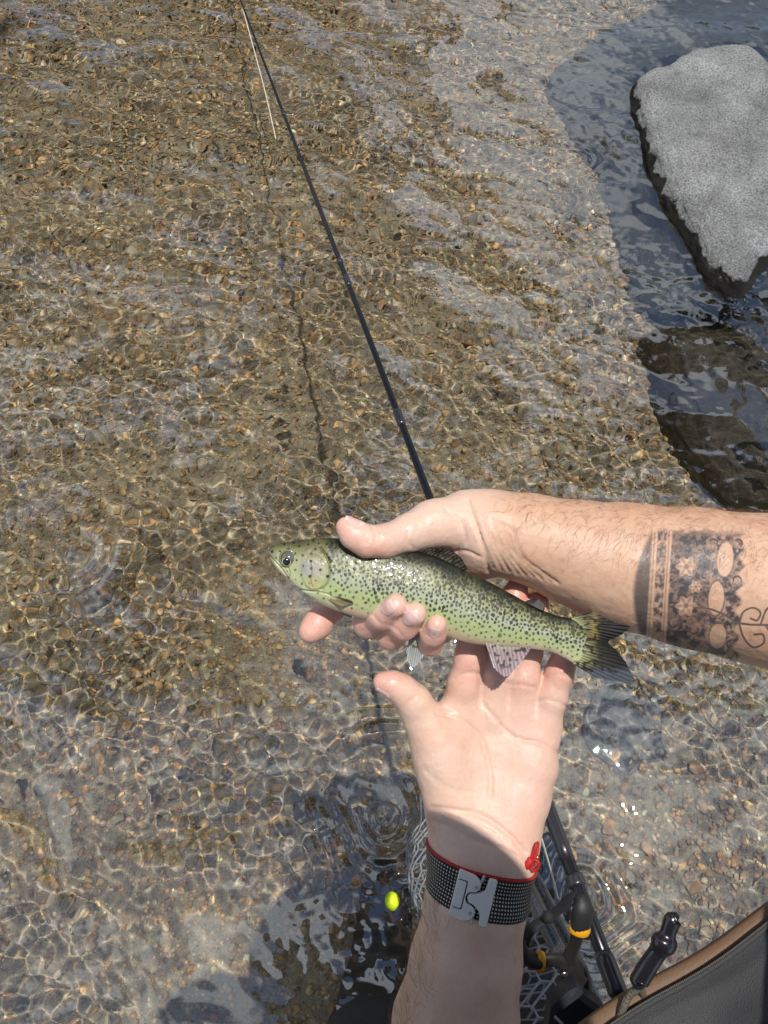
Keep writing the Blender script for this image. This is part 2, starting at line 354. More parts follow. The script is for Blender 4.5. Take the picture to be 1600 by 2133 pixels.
edge = smooth01(1 - np.abs(uu), 0, .06)[:, None] * (smooth01(vv, 0, .03) * smooth01(1 - vv, 0, .03))[None]
Z = WZ + Z * edge
i = np.arange(nu * nv).reshape(nu, nv); F = np.stack([i[:-1, :-1], i[1:, :-1], i[1:, 1:], i[:-1, 1:]], -1).reshape(-1, 4)
V = np.c_[X.ravel(), Y.ravel(), Z.ravel()]
ring = np.r_[i[:, 0], i[-1, 1:], i[::-1, -1][1:], i[0, ::-1][1:-1]]
cc = V[ring]; out_ = cc + 0; dd = norm(cc[:, :2] - np.array([0, 1.3])); out_[:, :2] = np.array([0, 1.3]) + dd * 40; k0 = len(V)
V = np.vstack([V, out_]); m_ = len(ring); a = np.arange(m_); b = (a + 1) % m_
F = np.vstack([F, np.stack([ring[a], k0 + a, k0 + b, ring[b]], -1)])
wm = bpy.data.materials.new('clear_water'); wm.use_nodes = True; n = wm.node_tree.nodes; l = wm.node_tree.links; n.clear()
o_ = n.new('ShaderNodeOutputMaterial'); gl = n.new('ShaderNodeBsdfGlass'); gl.inputs['IOR'].default_value = 1.33; gl.inputs['Roughness'].default_value = 0
gs_ = n.new('ShaderNodeBsdfGlossy'); gs_.inputs['Roughness'].default_value = 0.0; gs_.inputs['Color'].default_value = (1, 1, 1, 1)
ms = n.new('ShaderNodeMixShader'); ms.inputs[0].default_value = .12; l.new(gl.outputs[0], ms.inputs[1]); l.new(gs_.outputs[0], ms.inputs[2]); l.new(ms.outputs[0], o_.inputs[0])
water = mesh('water', V, F, wm); tag(water, 'clear rippled stream water over the gravel', None, kind='structure')
water.cycles.is_caustics_caster = True

# ================================================================ WOODED BANK beyond the frame, mirrored in the water
bank_m = material('bank_earth', (.07, .065, .035), .9, vary=(6, .5), bump=[(20, .02, 'noise')])
bx_, by_ = np.meshgrid(np.linspace(-14, 14, 113), np.linspace(-6, 22, 113), indexing='ij')
bz_ = -.25 + 1.3 * smooth01(np.maximum((by_ - 4.0) / 1.8, (-bx_ - 2.6) / 1.6), 0, 1) + .10 * vnoise(np.c_[bx_.ravel() * 1.3, by_.ravel() * 1.3, 0 * bx_.ravel()], 5).reshape(bx_.shape)
i = np.arange(113 * 113).reshape(113, 113); F = np.stack([i[:-1, :-1], i[1:, :-1], i[1:, 1:], i[:-1, 1:]], -1).reshape(-1, 4)
tag(mesh('riverbank', np.c_[bx_.ravel(), by_.ravel(), bz_.ravel()], F, bank_m), 'earthy wooded bank of the stream', None, kind='structure')
leaf_m = material('tree_leaf', (.055, .085, .022), .55, vary=(3, .4)); bark_m = material('tree_bark', (.09, .07, .05), .9, bump=[(30, .02, 'noise')])
def tree(foot_, ctr_t, rad, n, label, seed):
    r = np.random.default_rng(seed); root = empty('bank_tree', foot_); tag(root, label, 'tree', 'trees on the wooded bank')
    foot_, ctr_t = np.array(foot_, float), np.array(ctr_t, float)
    parts = [tube(spline([foot_ - [0, 0, .3], foot_ * .6 + ctr_t * .4 + r.normal(0, .25, 3), ctr_t], 14), np.linspace(.20, .07, 14), 9)]
    for _ in range(7):
        e = ctr_t + norm(r.normal(size=3)) * rad * [.8, .8, .6]; s = foot_ + (ctr_t - foot_) * r.uniform(.55, .95); parts.append(tube(spline([s, (s + e) / 2 + [0, 0, .2], e], 8), np.linspace(.06, .015, 8), 6))
    V, F = join(parts); keep(mesh('trunk', V, F, bark_m), root)
    cl = norm(r.normal(size=(34, 3))) * r.uniform(.35, 1, (34, 1)) * rad * [1, 1, .72]; cc = cl[r.integers(0, 34, n)] + r.normal(0, .24 * rad, (n, 3)) * [1, 1, .7]
    a = norm(r.normal(size=(n, 3))); b = norm(np.cross(a, r.normal(size=(n, 3)))); L_ = r.uniform(.11, .20, (n, 1)); q = ctr_t + cc
    V = np.stack([q - a * L_, q + b * L_ * .45, q + a * L_, q - b * L_ * .45], 1).reshape(-1, 3); keep(mesh('crown', V, np.arange(n * 4).reshape(n, 4), leaf_m), root)
tree((.6, 7.4, .9), (.0, 6.0, 6.2), 1.7, 6500, 'leafy tree on the far bank leaning out over the stream', 1)
tree((-4.2, 5.0, .9), (-2.8, 3.9, 7.4), 1.8, 6500, 'leafy tree on the near corner of the bank with a high crown', 2)
tree((-4.6, 8.2, .9), (-3.7, 7.4, 4.6), 1.7, 6000, 'low bushy tree standing back on the bank', 3)
tree((4.4, 6.6, .9), (3.4, 4.4, 7.0), 1.5, 6000, 'leafy tree whose crown hangs over the boulder', 4)
tree((-1.4, 9.2, .9), (-1.7, 8.7, 4.5), 1.5, 5000, 'slender tree at the back of the bank', 5)

# ================================================================ PERSON (two arms reach into the picture)
def smin(a, b, k):
    h = np.maximum(k - np.abs(a - b), 0) / k; return np.minimum(a, b) - h * h * k * .25
def seg_d(p, a, b, ra, rb):
    ba = b - a; h = np.clip(((p - a) @ ba) / (ba @ ba + 1e-12), 0, 1)
    return np.linalg.norm(p - a - h[:, None] * ba, axis=1) - (ra + (rb - ra) * h)
def chain(rows):                        # rows (px, py, depth, radius px) -> segments in metres
    q = [(C(a, b, d), r * d / 1600) for a, b, d, r in rows]
    return [(q[k][0], q[k + 1][0], q[k][1], q[k + 1][1]) for k in range(len(q) - 1)]
def chain_d(p, segs, k=.002):
    d = None
    for s in segs:
        e = seg_d(p, *[x.astype(np.float32) if isinstance(x, np.ndarray) else np.float32(x) for x in s]); d = e if d is None else smin(d, e, k)
    return d
def surface_nets(f, lo, hi, v, B=8):
    lo = np.asarray(lo); nb = np.ceil((np.asarray(hi) - lo) / (v * B)).astype(int)
    bi = np.stack(np.meshgrid(*[np.arange(k) for k in nb], indexing='ij'), -1).reshape(-1, 3)
    d = f((lo + (bi + .5) * v * B).astype(np.float32)); bi = bi[np.abs(d) < v * B * .9 + .003]
    o = np.stack(np.meshgrid(*[np.arange(B + 1)] * 3, indexing='ij'), -1).reshape(-1, 3)
    vals = np.empty((len(bi), len(o)), np.float32)
    for s in range(0, len(bi), 400):
        q = (lo + (bi[s:s + 400, None] * B + o[None]) * v).astype(np.float32); vals[s:s + 400] = f(q.reshape(-1, 3)).reshape(len(q), -1)
    vals = vals.reshape(-1, B + 1, B + 1, B + 1); ng = nb * B + 4
    key = lambda q: ((q[..., 0] + 1) * ng[1] + q[..., 1] + 1) * ng[2] + q[..., 2] + 1
    ins = vals < 0; cnt = 0
    for a in (0, 1):
        for b in (0, 1):
            for c in (0, 1): cnt = cnt + ins[:, a:B + a, b:B + b, c:B + c].astype(np.int8)
    cb, cx, cy, cz = np.nonzero((cnt > 0) & (cnt < 8)); base = np.stack([cx, cy, cz], -1)
    acc = np.zeros((len(cb), 3)); num = np.zeros(len(cb))
    cor = {(a, b, c): vals[cb, cx + a, cy + b, cz + c] for a in (0, 1) for b in (0, 1) for c in (0, 1)}
    for ax in range(3):
        for a in (0, 1):
            for b in (0, 1):
                p0 = [a, b]; p0.insert(ax, 0); p1 = [a, b]; p1.insert(ax, 1); v0, v1 = cor[tuple(p0)], cor[tuple(p1)]
                x = (v0 < 0) != (v1 < 0); t = np.where(x, v0 / np.where(x, v0 - v1, 1), 0); pt = np.tile(np.array(p0, float), (len(cb), 1)); pt[:, ax] = t
                acc[x] += pt[x]; num += x
    V = lo + (bi[cb] * B + base + acc / num[:, None]) * v
    ck = key(bi[cb] * B + base); od = np.argsort(ck); ck = ck[od]; V = V[od]; Q = []
    for ax in range(3):
        s0 = [slice(0, B)] * 3; s1 = list(s0); s1[ax] = slice(1, B + 1)
        A_, B_ = ins[(slice(None), *s0)], ins[(slice(None), *s1)]
        eb, ex, ey, ez = np.nonzero(A_ != B_); sg = A_[eb, ex, ey, ez]; g = bi[eb] * B + np.stack([ex, ey, ez], -1)
        u, w_ = (ax + 1) % 3, (ax + 2) % 3; ids = []
        for du, dw in ((0, 0), (-1, 0), (-1, -1), (0, -1)):
            h = g.copy(); h[:, u] += du; h[:, w_] += dw; kk = key(h); ii = np.clip(np.searchsorted(ck, kk), 0, len(ck) - 1); ids.append(np.where(ck[ii] == kk, ii, -1))
        q = np.stack(ids, -1); q[~sg] = q[~sg][:, ::-1]; Q.append(q[(q >= 0).all(1)])
    return V, np.vstack(Q)
def relax(V, F, it, lam=.5):
    e = np.vstack([F[:, [0, 1]], F[:, [1, 2]], F[:, [2, 3]], F[:, [3, 0]]]); n = len(V)
    deg = np.bincount(e[:, 0], minlength=n) + np.bincount(e[:, 1], minlength=n)
    for k in range(it):
        s = np.stack([np.bincount(e[:, 0], V[e[:, 1], a], n) + np.bincount(e[:, 1], V[e[:, 0], a], n) for a in range(3)], -1) / np.maximum(deg, 1)[:, None]
        V = V + (lam if k % 2 == 0 else -lam * 1.04) * (s - V)
    return V

# ---- right arm: comes in from the right, thumb over the fish's back, fingers wrapped under its belly
RA_arm = chain([(2010, 1330, .462, 150), (1800, 1272, .462, 158), (1600, 1231, .460, 152), (1450, 1205, .458, 141), (1300, 1180, .456, 124), (1200, 1153, .455, 103), (1100, 1122, .454, 82), (1020, 1105, .456, 76)])
RA_arm2 = chain([(1600, 1228, .475, 145), (1300, 1176, .468, 115), (1100, 1120, .462, 78), (1010, 1108, .462, 74)])
RA_palm = [chain(r) for r in ([(1015, 1105, .458, 72), (965, 1085, .457, 58), (900, 1093, .449, 46)],
    [(1010, 1125, .460, 62), (985, 1152, .461, 42)],
    [(1005, 1110, .468, 62), (865, 1122, .482, 38)], [(1005, 1120, .470, 62), (890, 1160, .487, 36)],
    [(1005, 1125, .470, 60), (925, 1190, .487, 34)], [(1000, 1140, .468, 52), (955, 1205, .482, 30)])]
RA_thumb = chain([(905, 1092, .447, 47), (855, 1109, .440, 38.5), (803, 1127, .432, 33), (765, 1128, .428, 31.5), (738, 1114, .4265, 28), (721, 1098, .426, 22.5)])
RA_fing = [chain(r) for r in ([(865, 1122, .482, 38), (775, 1192, .473, 31), (698, 1255, .466, 29.5), (660, 1302, .459, 27), (645, 1316, .457, 22)],
    [(890, 1160, .487, 36), (805, 1262, .478, 30), (768, 1297, .453, 29), (796, 1281, .437, 28.5), (824, 1261, .4245, 25)],
    [(925, 1190, .487, 34), (850, 1285, .480, 30), (815, 1322, .455, 28), (842, 1301, .437, 27.5), (865, 1279, .4255, 24.5)],
    [(955, 1205, .482, 30), (920, 1308, .478, 26), (895, 1338, .452, 24.5), (903, 1318, .437, 24), (909, 1301, .4285, 21.5)])]
def right_arm(p):
    a = smin(chain_d(p, RA_arm, .006), chain_d(p, RA_arm2, .006), .012)
    for q in RA_palm: a = smin(a, chain_d(p, q, .003), .010)
    a = smin(a, chain_d(p, RA_thumb, .004), .008)
    f = None
    for q in RA_fing: e = chain_d(p, q, .006); f = e if f is None else smin(f, e, .0012)
    return smin(a, f, .004)
# ---- left arm: comes up from below, open palm towards the lens, fingers under the fish's tail
LA_arm = [chain([(915, 2560, .47, 150), (915, 2350, .468, 128), (922, 2133, .464, 102), (945, 2000, .461, 86), (963, 1880, .459, 75), (975, 1770, .460, 66)]),
          chain([(985, 2560, .47, 130), (985, 2350, .47, 112), (985, 2133, .466, 92), (1003, 2000, .462, 80), (1022, 1880, .460, 71), (1042, 1775, .461, 63)])]
LA_palm = [chain(r) for r in ([(972, 1770, .461, 64), (945, 1690, .463, 58), (925, 1600, .464, 58), (912, 1545, .465, 50)],
    [(975, 1765, .462, 62), (985, 1640, .470, 52), (955, 1500, .473, 43)], [(1000, 1765, .462, 60), (1010, 1620, .472, 48), (1020, 1480, .474, 42)],
    [(1030, 1770, .462, 60), (1055, 1620, .471, 50), (1082, 1490, .473, 40)], [(1048, 1775, .461, 62), (1085, 1660, .466, 60), (1108, 1590, .468, 54), (1130, 1515, .471, 36)])]
LA_thumb = chain([(912, 1548, .464, 52), (884, 1500, .461, 40.5), (862, 1462, .458, 35.5), (838, 1437, .455, 30), (815, 1424, .453, 25), (797, 1420, .452, 20)])
LA_fing = [chain(r) for r in ([(955, 1500, .473, 44), (968, 1425, .467, 35), (979, 1370, .464, 31), (984, 1315, .464, 28), (986, 1280, .464, 23)],
    [(1020, 1480, .474, 43), (1034, 1400, .467, 34), (1046, 1340, .466, 31), (1062, 1275, .466, 27.5), (1072, 1242, .466, 26), (1077, 1224, .466, 23)],
    [(1082, 1490, .473, 41), (1090, 1410, .467, 34), (1098, 1355, .466, 31), (1110, 1290, .466, 27), (1116, 1266, .466, 25), (1121, 1253, .466, 22)],
    [(1130, 1515, .471, 37), (1148, 1450, .467, 33), (1166, 1400, .464, 29), (1180, 1355, .463, 26), (1185, 1330, .463, 20)])]
def left_arm(p):
    a = smin(chain_d(p, LA_arm[0], .006), chain_d(p, LA_arm[1], .006), .02)
    for q in LA_palm: a = smin(a, chain_d(p, q, .003), .012)
    a = smin(a, chain_d(p, LA_thumb, .004), .010)
    f = None
    for q in LA_fing: e = chain_d(p, q, .003); f = e if f is None else smin(f, e, .0015)
    return smin(a, f, .006)
def bounds(segs, m):
    q = np.array([np.r_[s[0], s[2]] for s in segs] + [np.r_[s[1], s[3]] for s in segs])
    return (q[:, :3] - q[:, 3:]).min(0) - m, (q[:, :3] + q[:, 3:]).max(0) + m
flat_ = lambda L: [s for q in L for s in q]
VX = .00125
VR, FR = surface_nets(right_arm, *bounds(RA_arm + RA_arm2 + flat_(RA_palm) + RA_thumb + flat_(RA_fing), .006), VX)
VL, FL = surface_nets(left_arm, *bounds(flat_(LA_arm) + flat_(LA_palm) + LA_thumb + flat_(LA_fing), .006), VX)
VR = relax(VR, FR, 6); VL = relax(VL, FL, 6)

def refine(V, F, sel):                  # each chosen quad becomes four
    G = F[sel]; a, b, c, d = (V[G[:, k]] for k in range(4)); n0 = len(V); m = len(G); j = np.arange(m)
    N5 = np.concatenate([(a + b) / 2, (b + c) / 2, (c + d) / 2, (d + a) / 2, (a + b + c + d) / 4]); e = [n0 + k * m + j for k in range(5)]
    Q = np.concatenate([np.stack(q, -1) for q in ((G[:, 0], e[0], e[4], e[3]), (e[0], G[:, 1], e[1], e[4]), (e[4], e[1], G[:, 2], e[2]), (e[3], e[4], e[2], G[:, 3]))])
    F2 = np.vstack([F[~sel], Q]); V2 = np.vstack([V, N5]); key_ = np.round(V2 * 4e5).astype(np.int64); _, first, inv = np.unique(key_, axis=0, return_index=True, return_inverse=True)
    return V2[first], inv.ravel()[F2]
for _ in range(2):
    qn = vnormals(VR, FR)[FR[:, 0]]; qx, qy = px_of(VR[FR].mean(1)); VR, FR = refine(VR, FR, (qx > 1305) & (qx < 1612) & (qn[:, 2] > .05) & (qy > 1090))
def groove(V, n, lines, front=.15):      # lines: (polyline px, half width px, depth m)
    x, y = px_of(V); f = smooth01(n[:, 2], front - .15, front + .15); dz = np.zeros(len(V))
    for pts, wd, dp in lines:
        q = spline(pts, 24) if len(pts) > 2 else np.asarray(pts, float)
        m = (x > q[:, 0].min() - 40) & (x < q[:, 0].max() + 40) & (y > q[:, 1].min() - 40) & (y < q[:, 1].max() + 40)
        d = poly_dist(x[m], y[m], q); k = np.linspace(0, 1, len(q))
        dz[m] -= dp * np.exp(-(d / wd)**2)
        pass
    return V + n * (dz * f)[:, None]
nR = vnormals(VR, FR); nL = vnormals(VL, FL)
wr = []                                 # fan of skin folds on the bent right wrist
for k in range(9):
    x0 = 985 + k * 11; wr.append(([(x0 - 6, 1060 + k * 5), (x0 + 12, 1105 + k * 6), (x0 + 30 + k * 3, 1150 + k * 5), (x0 + 42 + k * 6, 1183 + k * 4)], 2.6, .00075 if k % 2 else .0011))
wr += [([(930, 1062), (958, 1085), (968, 1120), (950, 1152)], 4, .0012), ([(975, 1040), (985, 1075), (1000, 1120), (1012, 1160), (1018, 1190)], 4, .0016), ([(948, 1150), (972, 1148), (1000, 1160)], 3, .0010),
       ([(776, 1100), (783, 1112), (784, 1130)], 3, .0007), ([(786, 1100), (792, 1114), (791, 1128)], 2.5, .0005),
       ([(862, 1142), (848, 1128), (850, 1108)], 4, .0006), ([(675, 1248), (705, 1270)], 3, .0008),
       ([(760, 1268), (775, 1280), (792, 1300)], 3, .0006), ([(806, 1300), (826, 1312), (838, 1326)], 3, .0005), ([(884, 1322), (912, 1328)], 3, .0005)]
VR = groove(VR, nR, wr)
wlns = [([(910, 1487), (960, 1500), (1000, 1535), (1020, 1600), (1022, 1660)], 3.6, .0013),
        ([(915, 1500), (950, 1530), (980, 1570)], 3, .0005), ([(1168, 1570), (1120, 1548), (1070, 1535), (1035, 1500), (1010, 1470)], 3.6, .0012),
        ([(905, 1480), (935, 1475), (965, 1495)], 3, .0006), ([(1005, 1405), (975, 1402), (945, 1412)], 3, .0011), ([(1058, 1425), (1030, 1418), (1012, 1420)], 3, .0009), ([(1112, 1432), (1085, 1426), (1064, 1428)], 3, .0010),
        ([(1120, 1462), (1142, 1458), (1178, 1470)], 3, .0010), ([(1132, 1412), (1160, 1404), (1188, 1412)], 2.6, .0006), ([(950, 1352), (978, 1350), (1006, 1356)], 2.6, .0006),
        ([(900, 1683), (945, 1688), (1000, 1698), (1050, 1730), (1095, 1775)], 5, .0016), ([(898, 1710), (950, 1728), (1000, 1752), (1060, 1775), (1100, 1800)], 4, .0014), ([(905, 1690), (960, 1708), (1010, 1726), (1060, 1755)], 3, .0007),
        ([(1000, 1430), (1012, 1500), (1008, 1560)], 6, .0005), ([(880, 1600), (930, 1640), (985, 1652)], 5, .0004), ([(850, 1462), (872, 1448), (888, 1452)], 3, .0006)]
VL = groove(VL, nL, wlns)
nR = vnormals(VR, FR); nL = vnormals(VL, FL)
for Vx, nx_, sd in ((VR, nR, 1), (VL, nL, 2)): Vx += nx_ * (.0003 * vnoise(Vx * 120, sd) + .00012 * vnoise(Vx * 420, sd + 5))[:, None]

# ---- skin colour and the tattoo
def blob(x, y, cx, cy, rx, ry, p=2): return np.exp(-(((x - cx) / rx)**2 + ((y - cy) / ry)**2)**(p / 2))
def tattoo(x, y):
    x = x - (1215 - y) * .06            # lines lean with the arm
    lace = vnoise(np.c_[x / 10, y / 10, 0 * x], 3) * .7 + vnoise(np.c_[x / 4, y / 4, 0 * x], 6) * .55; lace = np.clip(lace * 1.6, -.8, .6)
    yy_ = (y - 1228) / 128
    inside = smooth01(1 - np.abs(yy_), 0, .10)
    left = 1320 + 34 * np.clip(yy_, -1.1, 1.1)**2
    band = smooth01(x, left - 5, left + 7) * smooth01(x, 1357, 1350) * inside * (.88 + .12 * yy_)
    s1 = smooth01(x, 1362, 1366) * smooth01(x, 1386, 1382) * inside * (.62 + .5 * lace)
    edge = np.maximum(np.exp(-((x - 1358) / 2.2)**2), np.exp(-((x - 1388) / 2.4)**2)) * .5 * inside
    top = smooth01(y, 1098 + 8 * lace, 1118 + 8 * lace) * smooth01(y, 1392, 1368)
    main = smooth01(x, 1391, 1397) * smooth01(x, 1500, 1470) * top * (.93 + .30 * lace)
    border = smooth01(x, 1470, 1484) * smooth01(x, 1548 + 7 * np.sin(y / 6.), 1536 + 7 * np.sin(y / 6.)) * top * (.72 + .5 * lace)
    t = np.maximum.reduce([band, s1, edge, main, border])
    for cx, cy, rx, ry in ((1508, 1165, 17, 36), (1494, 1246, 16, 34), (1502, 1325, 17, 26)):
        r = np.hypot((x - cx) / rx, (y - cy) / ry); t = np.where(r < 1, t * .12, t); t = np.maximum(t, .85 * np.exp(-((r - 1.12) / .11)**2))
    for cx, cy, r0 in ((1428, 1180, 20), (1432, 1262, 20), (1450, 1222, 13)):   # rosettes
        r = np.hypot(x - cx, y - cy); a = np.arctan2(y - cy, x - cx); rr = r / (r0 * (1 + .18 * np.cos(6 * a)))
        t = np.where(rr < 1, .28 + .25 * np.cos(6 * a) * (rr > .35), t); t = np.maximum(t, .8 * np.exp(-((rr - 1.05) / .13)**2)); t = np.maximum(t, .7 * (rr < .25))
    for k_, (cx, cy) in enumerate(((1410, 1140), (1450, 1150), (1478, 1130), (1405, 1222), (1470, 1200), (1410, 1300), (1455, 1310), (1478, 1345), (1530, 1130), (1532, 1210), (1530, 1345), (1425, 1345))):   # curls and leaves
        r = np.hypot(x - cx, y - cy); a = np.arctan2(y - cy, x - cx) + k_; sp_ = r - (3 + 1.9 * ((a + 2 * r / 9) % (2 * np.pi))); t = np.where(r < 13, np.where(np.abs(sp_) < 1.3, .95, t * .78), t)
    q = spline([(1448, 1266), (1480, 1268), (1515, 1282), (1545, 1298), (1600, 1302), (1660, 1300)], 30); d = poly_dist(x, y, q); t = np.maximum(t, .9 * smooth01(d, 3.2, 1.2))
    q = spline([(1448, 1272), (1478, 1292), (1515, 1298), (1545, 1298)], 20); d = poly_dist(x, y, q); t = np.maximum(t, .85 * smooth01(d, 4.5, 2))
    for pts in ([(1545, 1298), (1552, 1275), (1572, 1266), (1588, 1276), (1582, 1292), (1568, 1288)], [(1545, 1300), (1556, 1328), (1576, 1348), (1598, 1340), (1596, 1322), (1578, 1322)], [(1590, 1300), (1600, 1270), (1618, 1262), (1630, 1276)], [(1600, 1302), (1618, 1325), (1640, 1330)]):
        d = poly_dist(x, y, spline(pts, 24)); t = np.maximum(t, .9 * smooth01(d, 3.0, 1.2))
    return np.clip(t, 0, 1)
palm_c, pink, tan, red = np.array([.68, .47, .365]), np.array([.70, .39, .315]), np.array([.58, .365, .245]), np.array([.66, .27, .21])
def mix(a, b, t): return a + (b - a) * np.clip(t, 0, 1)[:, None]
def skin(V, n, right):
    x, y = px_of(V); c = np.tile(palm_c, (len(V), 1)); m = vnoise(V * 55, 21) * .5 + vnoise(V * 130, 22) * .3
    if right:
        c = mix(c, np.tile(tan, (len(V), 1)), smooth01(x, 950, 1090) * .95 + .12 * m)
        c = mix(c, np.tile(tan * [1, .93, .86], (len(V), 1)), smooth01(y, 1120, 1050) * smooth01(x, 1000, 1150) * .8)
        t = np.maximum.reduce([blob(x, y, 715, 1098, 42, 38), blob(x, y, 645, 1300, 90, 90), .9 * blob(x, y, 815, 1300, 70, 60), blob(x, y, 905, 1320, 40, 50)])
        c = mix(c, np.tile(pink, (len(V), 1)), t * .9 + .2 * m)
        c = mix(c, np.tile(red, (len(V), 1)), .35 * blob(x, y, 775, 1150, 60, 22) + .30 * blob(x, y, 650, 1268, 40, 30) + .3 * (blob(x, y, 748, 1305, 20, 25) + blob(x, y, 800, 1335, 22, 16)))
        c = mix(c, np.tile(np.array([.30, .14, .09]), (len(V), 1)), .22 * smooth01(vnoise(V * 300, 31), .35, .8) * smooth01(x, 1060, 1180))
        tt = tattoo(x, y) * smooth01(n[:, 2], -.25, .1); c = mix(c, np.tile(np.array([.026, .032, .045]), (len(V), 1)), tt * .92)
    else:
        t = np.maximum.reduce([blob(x, y, 800, 1420, 50, 40), .85 * smooth01(y, 1470, 1380) * smooth01(x, 920, 950), blob(x, y, 1090, 1235, 60, 50)])
        c = mix(c, np.tile(pink, (len(V), 1)), t * .75 + .15 * m + .45 * blob(x, y, 1110, 1540, 70, 80) + .4 * blob(x, y, 1080, 1680, 70, 80))
        c = mix(c, np.tile(red, (len(V), 1)), .55 * smooth01(y, 1262, 1240) + .25 * blob(x, y, 1165, 1395, 40, 40) + .18 * blob(x, y, 850, 1405, 40, 16))
        c = mix(c, np.tile(tan, (len(V), 1)), smooth01(y, 1700, 1900) * (.06 + .75 * smooth01(x, 950, 835)) + .08 * m)
    bl = smooth01(vnoise(V * 75, 51), .05, .6) * .5 + smooth01(vnoise(V * 210, 52), .2, .7) * .3
    c = c * (1 - bl[:, None] * np.array([.02, .13, .16])) * (1 + .05 * m[:, None] + .05 * vnoise(V * 700, 9)[:, None])
    rg = .50 + .08 * vnoise(V * 200, 2)
    if not right: rg = rg - .24 * smooth01(y, 1540, 1400) * smooth01(vnoise(V * 90, 12), -.5, .3)        # wet fingers
    else: rg = rg - .14 * smooth01(x, 960, 880)
    return np.clip(c, .01, .9), np.clip(rg, .2, .6)
cR, gR = skin(VR, nR, True); cL, gL = skin(VL, nL, False)

# ---- the rest of the body, behind and below the lens: torso, upper arms, neck and bowed head
elR, elL = W(C(1990, 1325, .462)), W(C(945, 2520, .47)); shR, shL = np.array([.26, -.17, 1.36]), np.array([-.15, -.19, 1.36])
hd = np.array([.055, -.13, 1.66])
def body_d(p):
    q = lambda a, b, ra, rb: seg_d(p, np.asarray(a, np.float32), np.asarray(b, np.float32), ra, rb)
    d = q(elR, shR, .045, .06)
    for a, b, ra, rb in ((elL, shL, .045, .06), (shR, shL, .07, .07), ((.05, -.27, 1.30), (.05, -.30, .95), .13, .12), ((-.03, -.27, 1.28), (-.02, -.30, .92), .12, .12), ((.12, -.27, 1.28), (.12, -.30, .92), .12, .12), ((.055, -.22, 1.38), hd + [0, -.03, -.06], .06, .055)): d = smin(d, q(a, b, ra, rb), .05)
    h = q(hd + [0, -.03, .03], hd + [0, .0, -.05], .085, .065); h = smin(h, q(hd + [0, .05, -.02], hd + [0, .075, -.045], .012, .016), .02)
    for s in (-1, 1): h = smin(h, q(hd + [s * .085, -.02, .0], hd + [s * .088, -.025, -.04], .012, .01), .012)
    return smin(d, h, .03)
VB, FB = surface_nets(body_d, (-.4, -.6, .7), (.6, .3, 1.9), .008)
cB = np.tile(tan, (len(VB), 1)); gB = np.full(len(VB), .45)
VP = np.vstack([W(VR), W(VL), VB]); FP = np.vstack([FR, FL + len(VR), FB + len(VR) + len(VL)])
skin_m = material('skin', col=True, rough=.42, sss=.35, bump=[(1100, .00009, 'voronoi'), (300, .00025, 'noise')], rough_attr='gloss', spec=.5)
person = mesh('person', VP, FP, skin_m, None, np.vstack([cR, cL, cB]), extra={'gloss': np.r_[gR, gL, gB]})
tag(person, 'angler with bare forearms, right one tattooed, holding the trout in both hands', 'person')
print('person', len(FP) * 2)

# ---- fingernails
def nail(sdf, tip, base, face, hw_, ln, push=.0):
    a = C(*tip); b = C(*base); ax = norm(a - b); f = norm(np.array(face, float)); f = norm(f - ax * (f @ ax)); s = np.cross(ax, f)
    u = np.linspace(-1, 1, 17); t = np.linspace(-1, 1, 19); V = []; off = []
    for tt in t:
        wd_ = (1 - max(0, -tt - .35)**2 * 1.3) * (1 - .5 * max(0, tt - .55)**1.6)
        for uu_ in u:
            V.append(a + ax * (ln * .5 * tt * (1 - .07 * uu_**2) + push) + s * uu_ * wd_ * hw_ + f * .006); off.append(.00042 - .00045 * uu_**4 - .0004 * max(0, -tt - .6) + .00035 * max(0, tt - .5))
    V = np.array(V)
    for _ in range(14):
        d0 = sdf(V.astype(np.float32)); gr3 = np.stack([sdf((V + np.eye(3)[k] * .0004).astype(np.float32)) - d0 for k in range(3)], -1); V = V - norm(gr3) * d0[:, None] * .8
    n0 = 17 * 19; i = np.arange(n0).reshape(19, 17); F = np.stack([i[:-1, :-1], i[1:, :-1], i[1:, 1:], i[:-1, 1:]], -1).reshape(-1, 4)
    Vt = V + norm(gr3) * np.array(off)[:, None]; Vt = relax(Vt, F, 2, .3)
    tt = np.repeat(t, 17); c = np.tile([.70, .43, .38], (n0, 1)); c = mix(c, np.tile([.80, .62, .56], (n0, 1)), smooth01(tt, -.45, -.75) * .7 + smooth01(tt, .72, .9)); 
    return mesh('fingernail', W(np.vstack([Vt, Vt - f * .0007])), np.vstack([F, F[:, ::-1] + n0]), nail_m, person, np.vstack([c, c]))
nail_m = material('fingernail', col=True, rough=.22, sss=.1, coat=.3)
nail(right_arm, (825, 1258, .4245), (796, 1281, .437), (-.05, .25, 1), .0046, .0098)
nail(right_arm, (867, 1274, .4255), (842, 1301, .437), (.0, .2, 1), .0046, .0098)
nail(right_arm, (909, 1300, .4285), (903, 1318, .437), (.0, .2, 1), .0040, .0084)
nail(right_arm, (725, 1101, .426), (748, 1119, .427), (.55, .9, .30), .0052, .0120)
nail(left_arm, (802, 1421, .452), (826, 1428, .453), (-.25, -.9, .22), .0048, .0105)

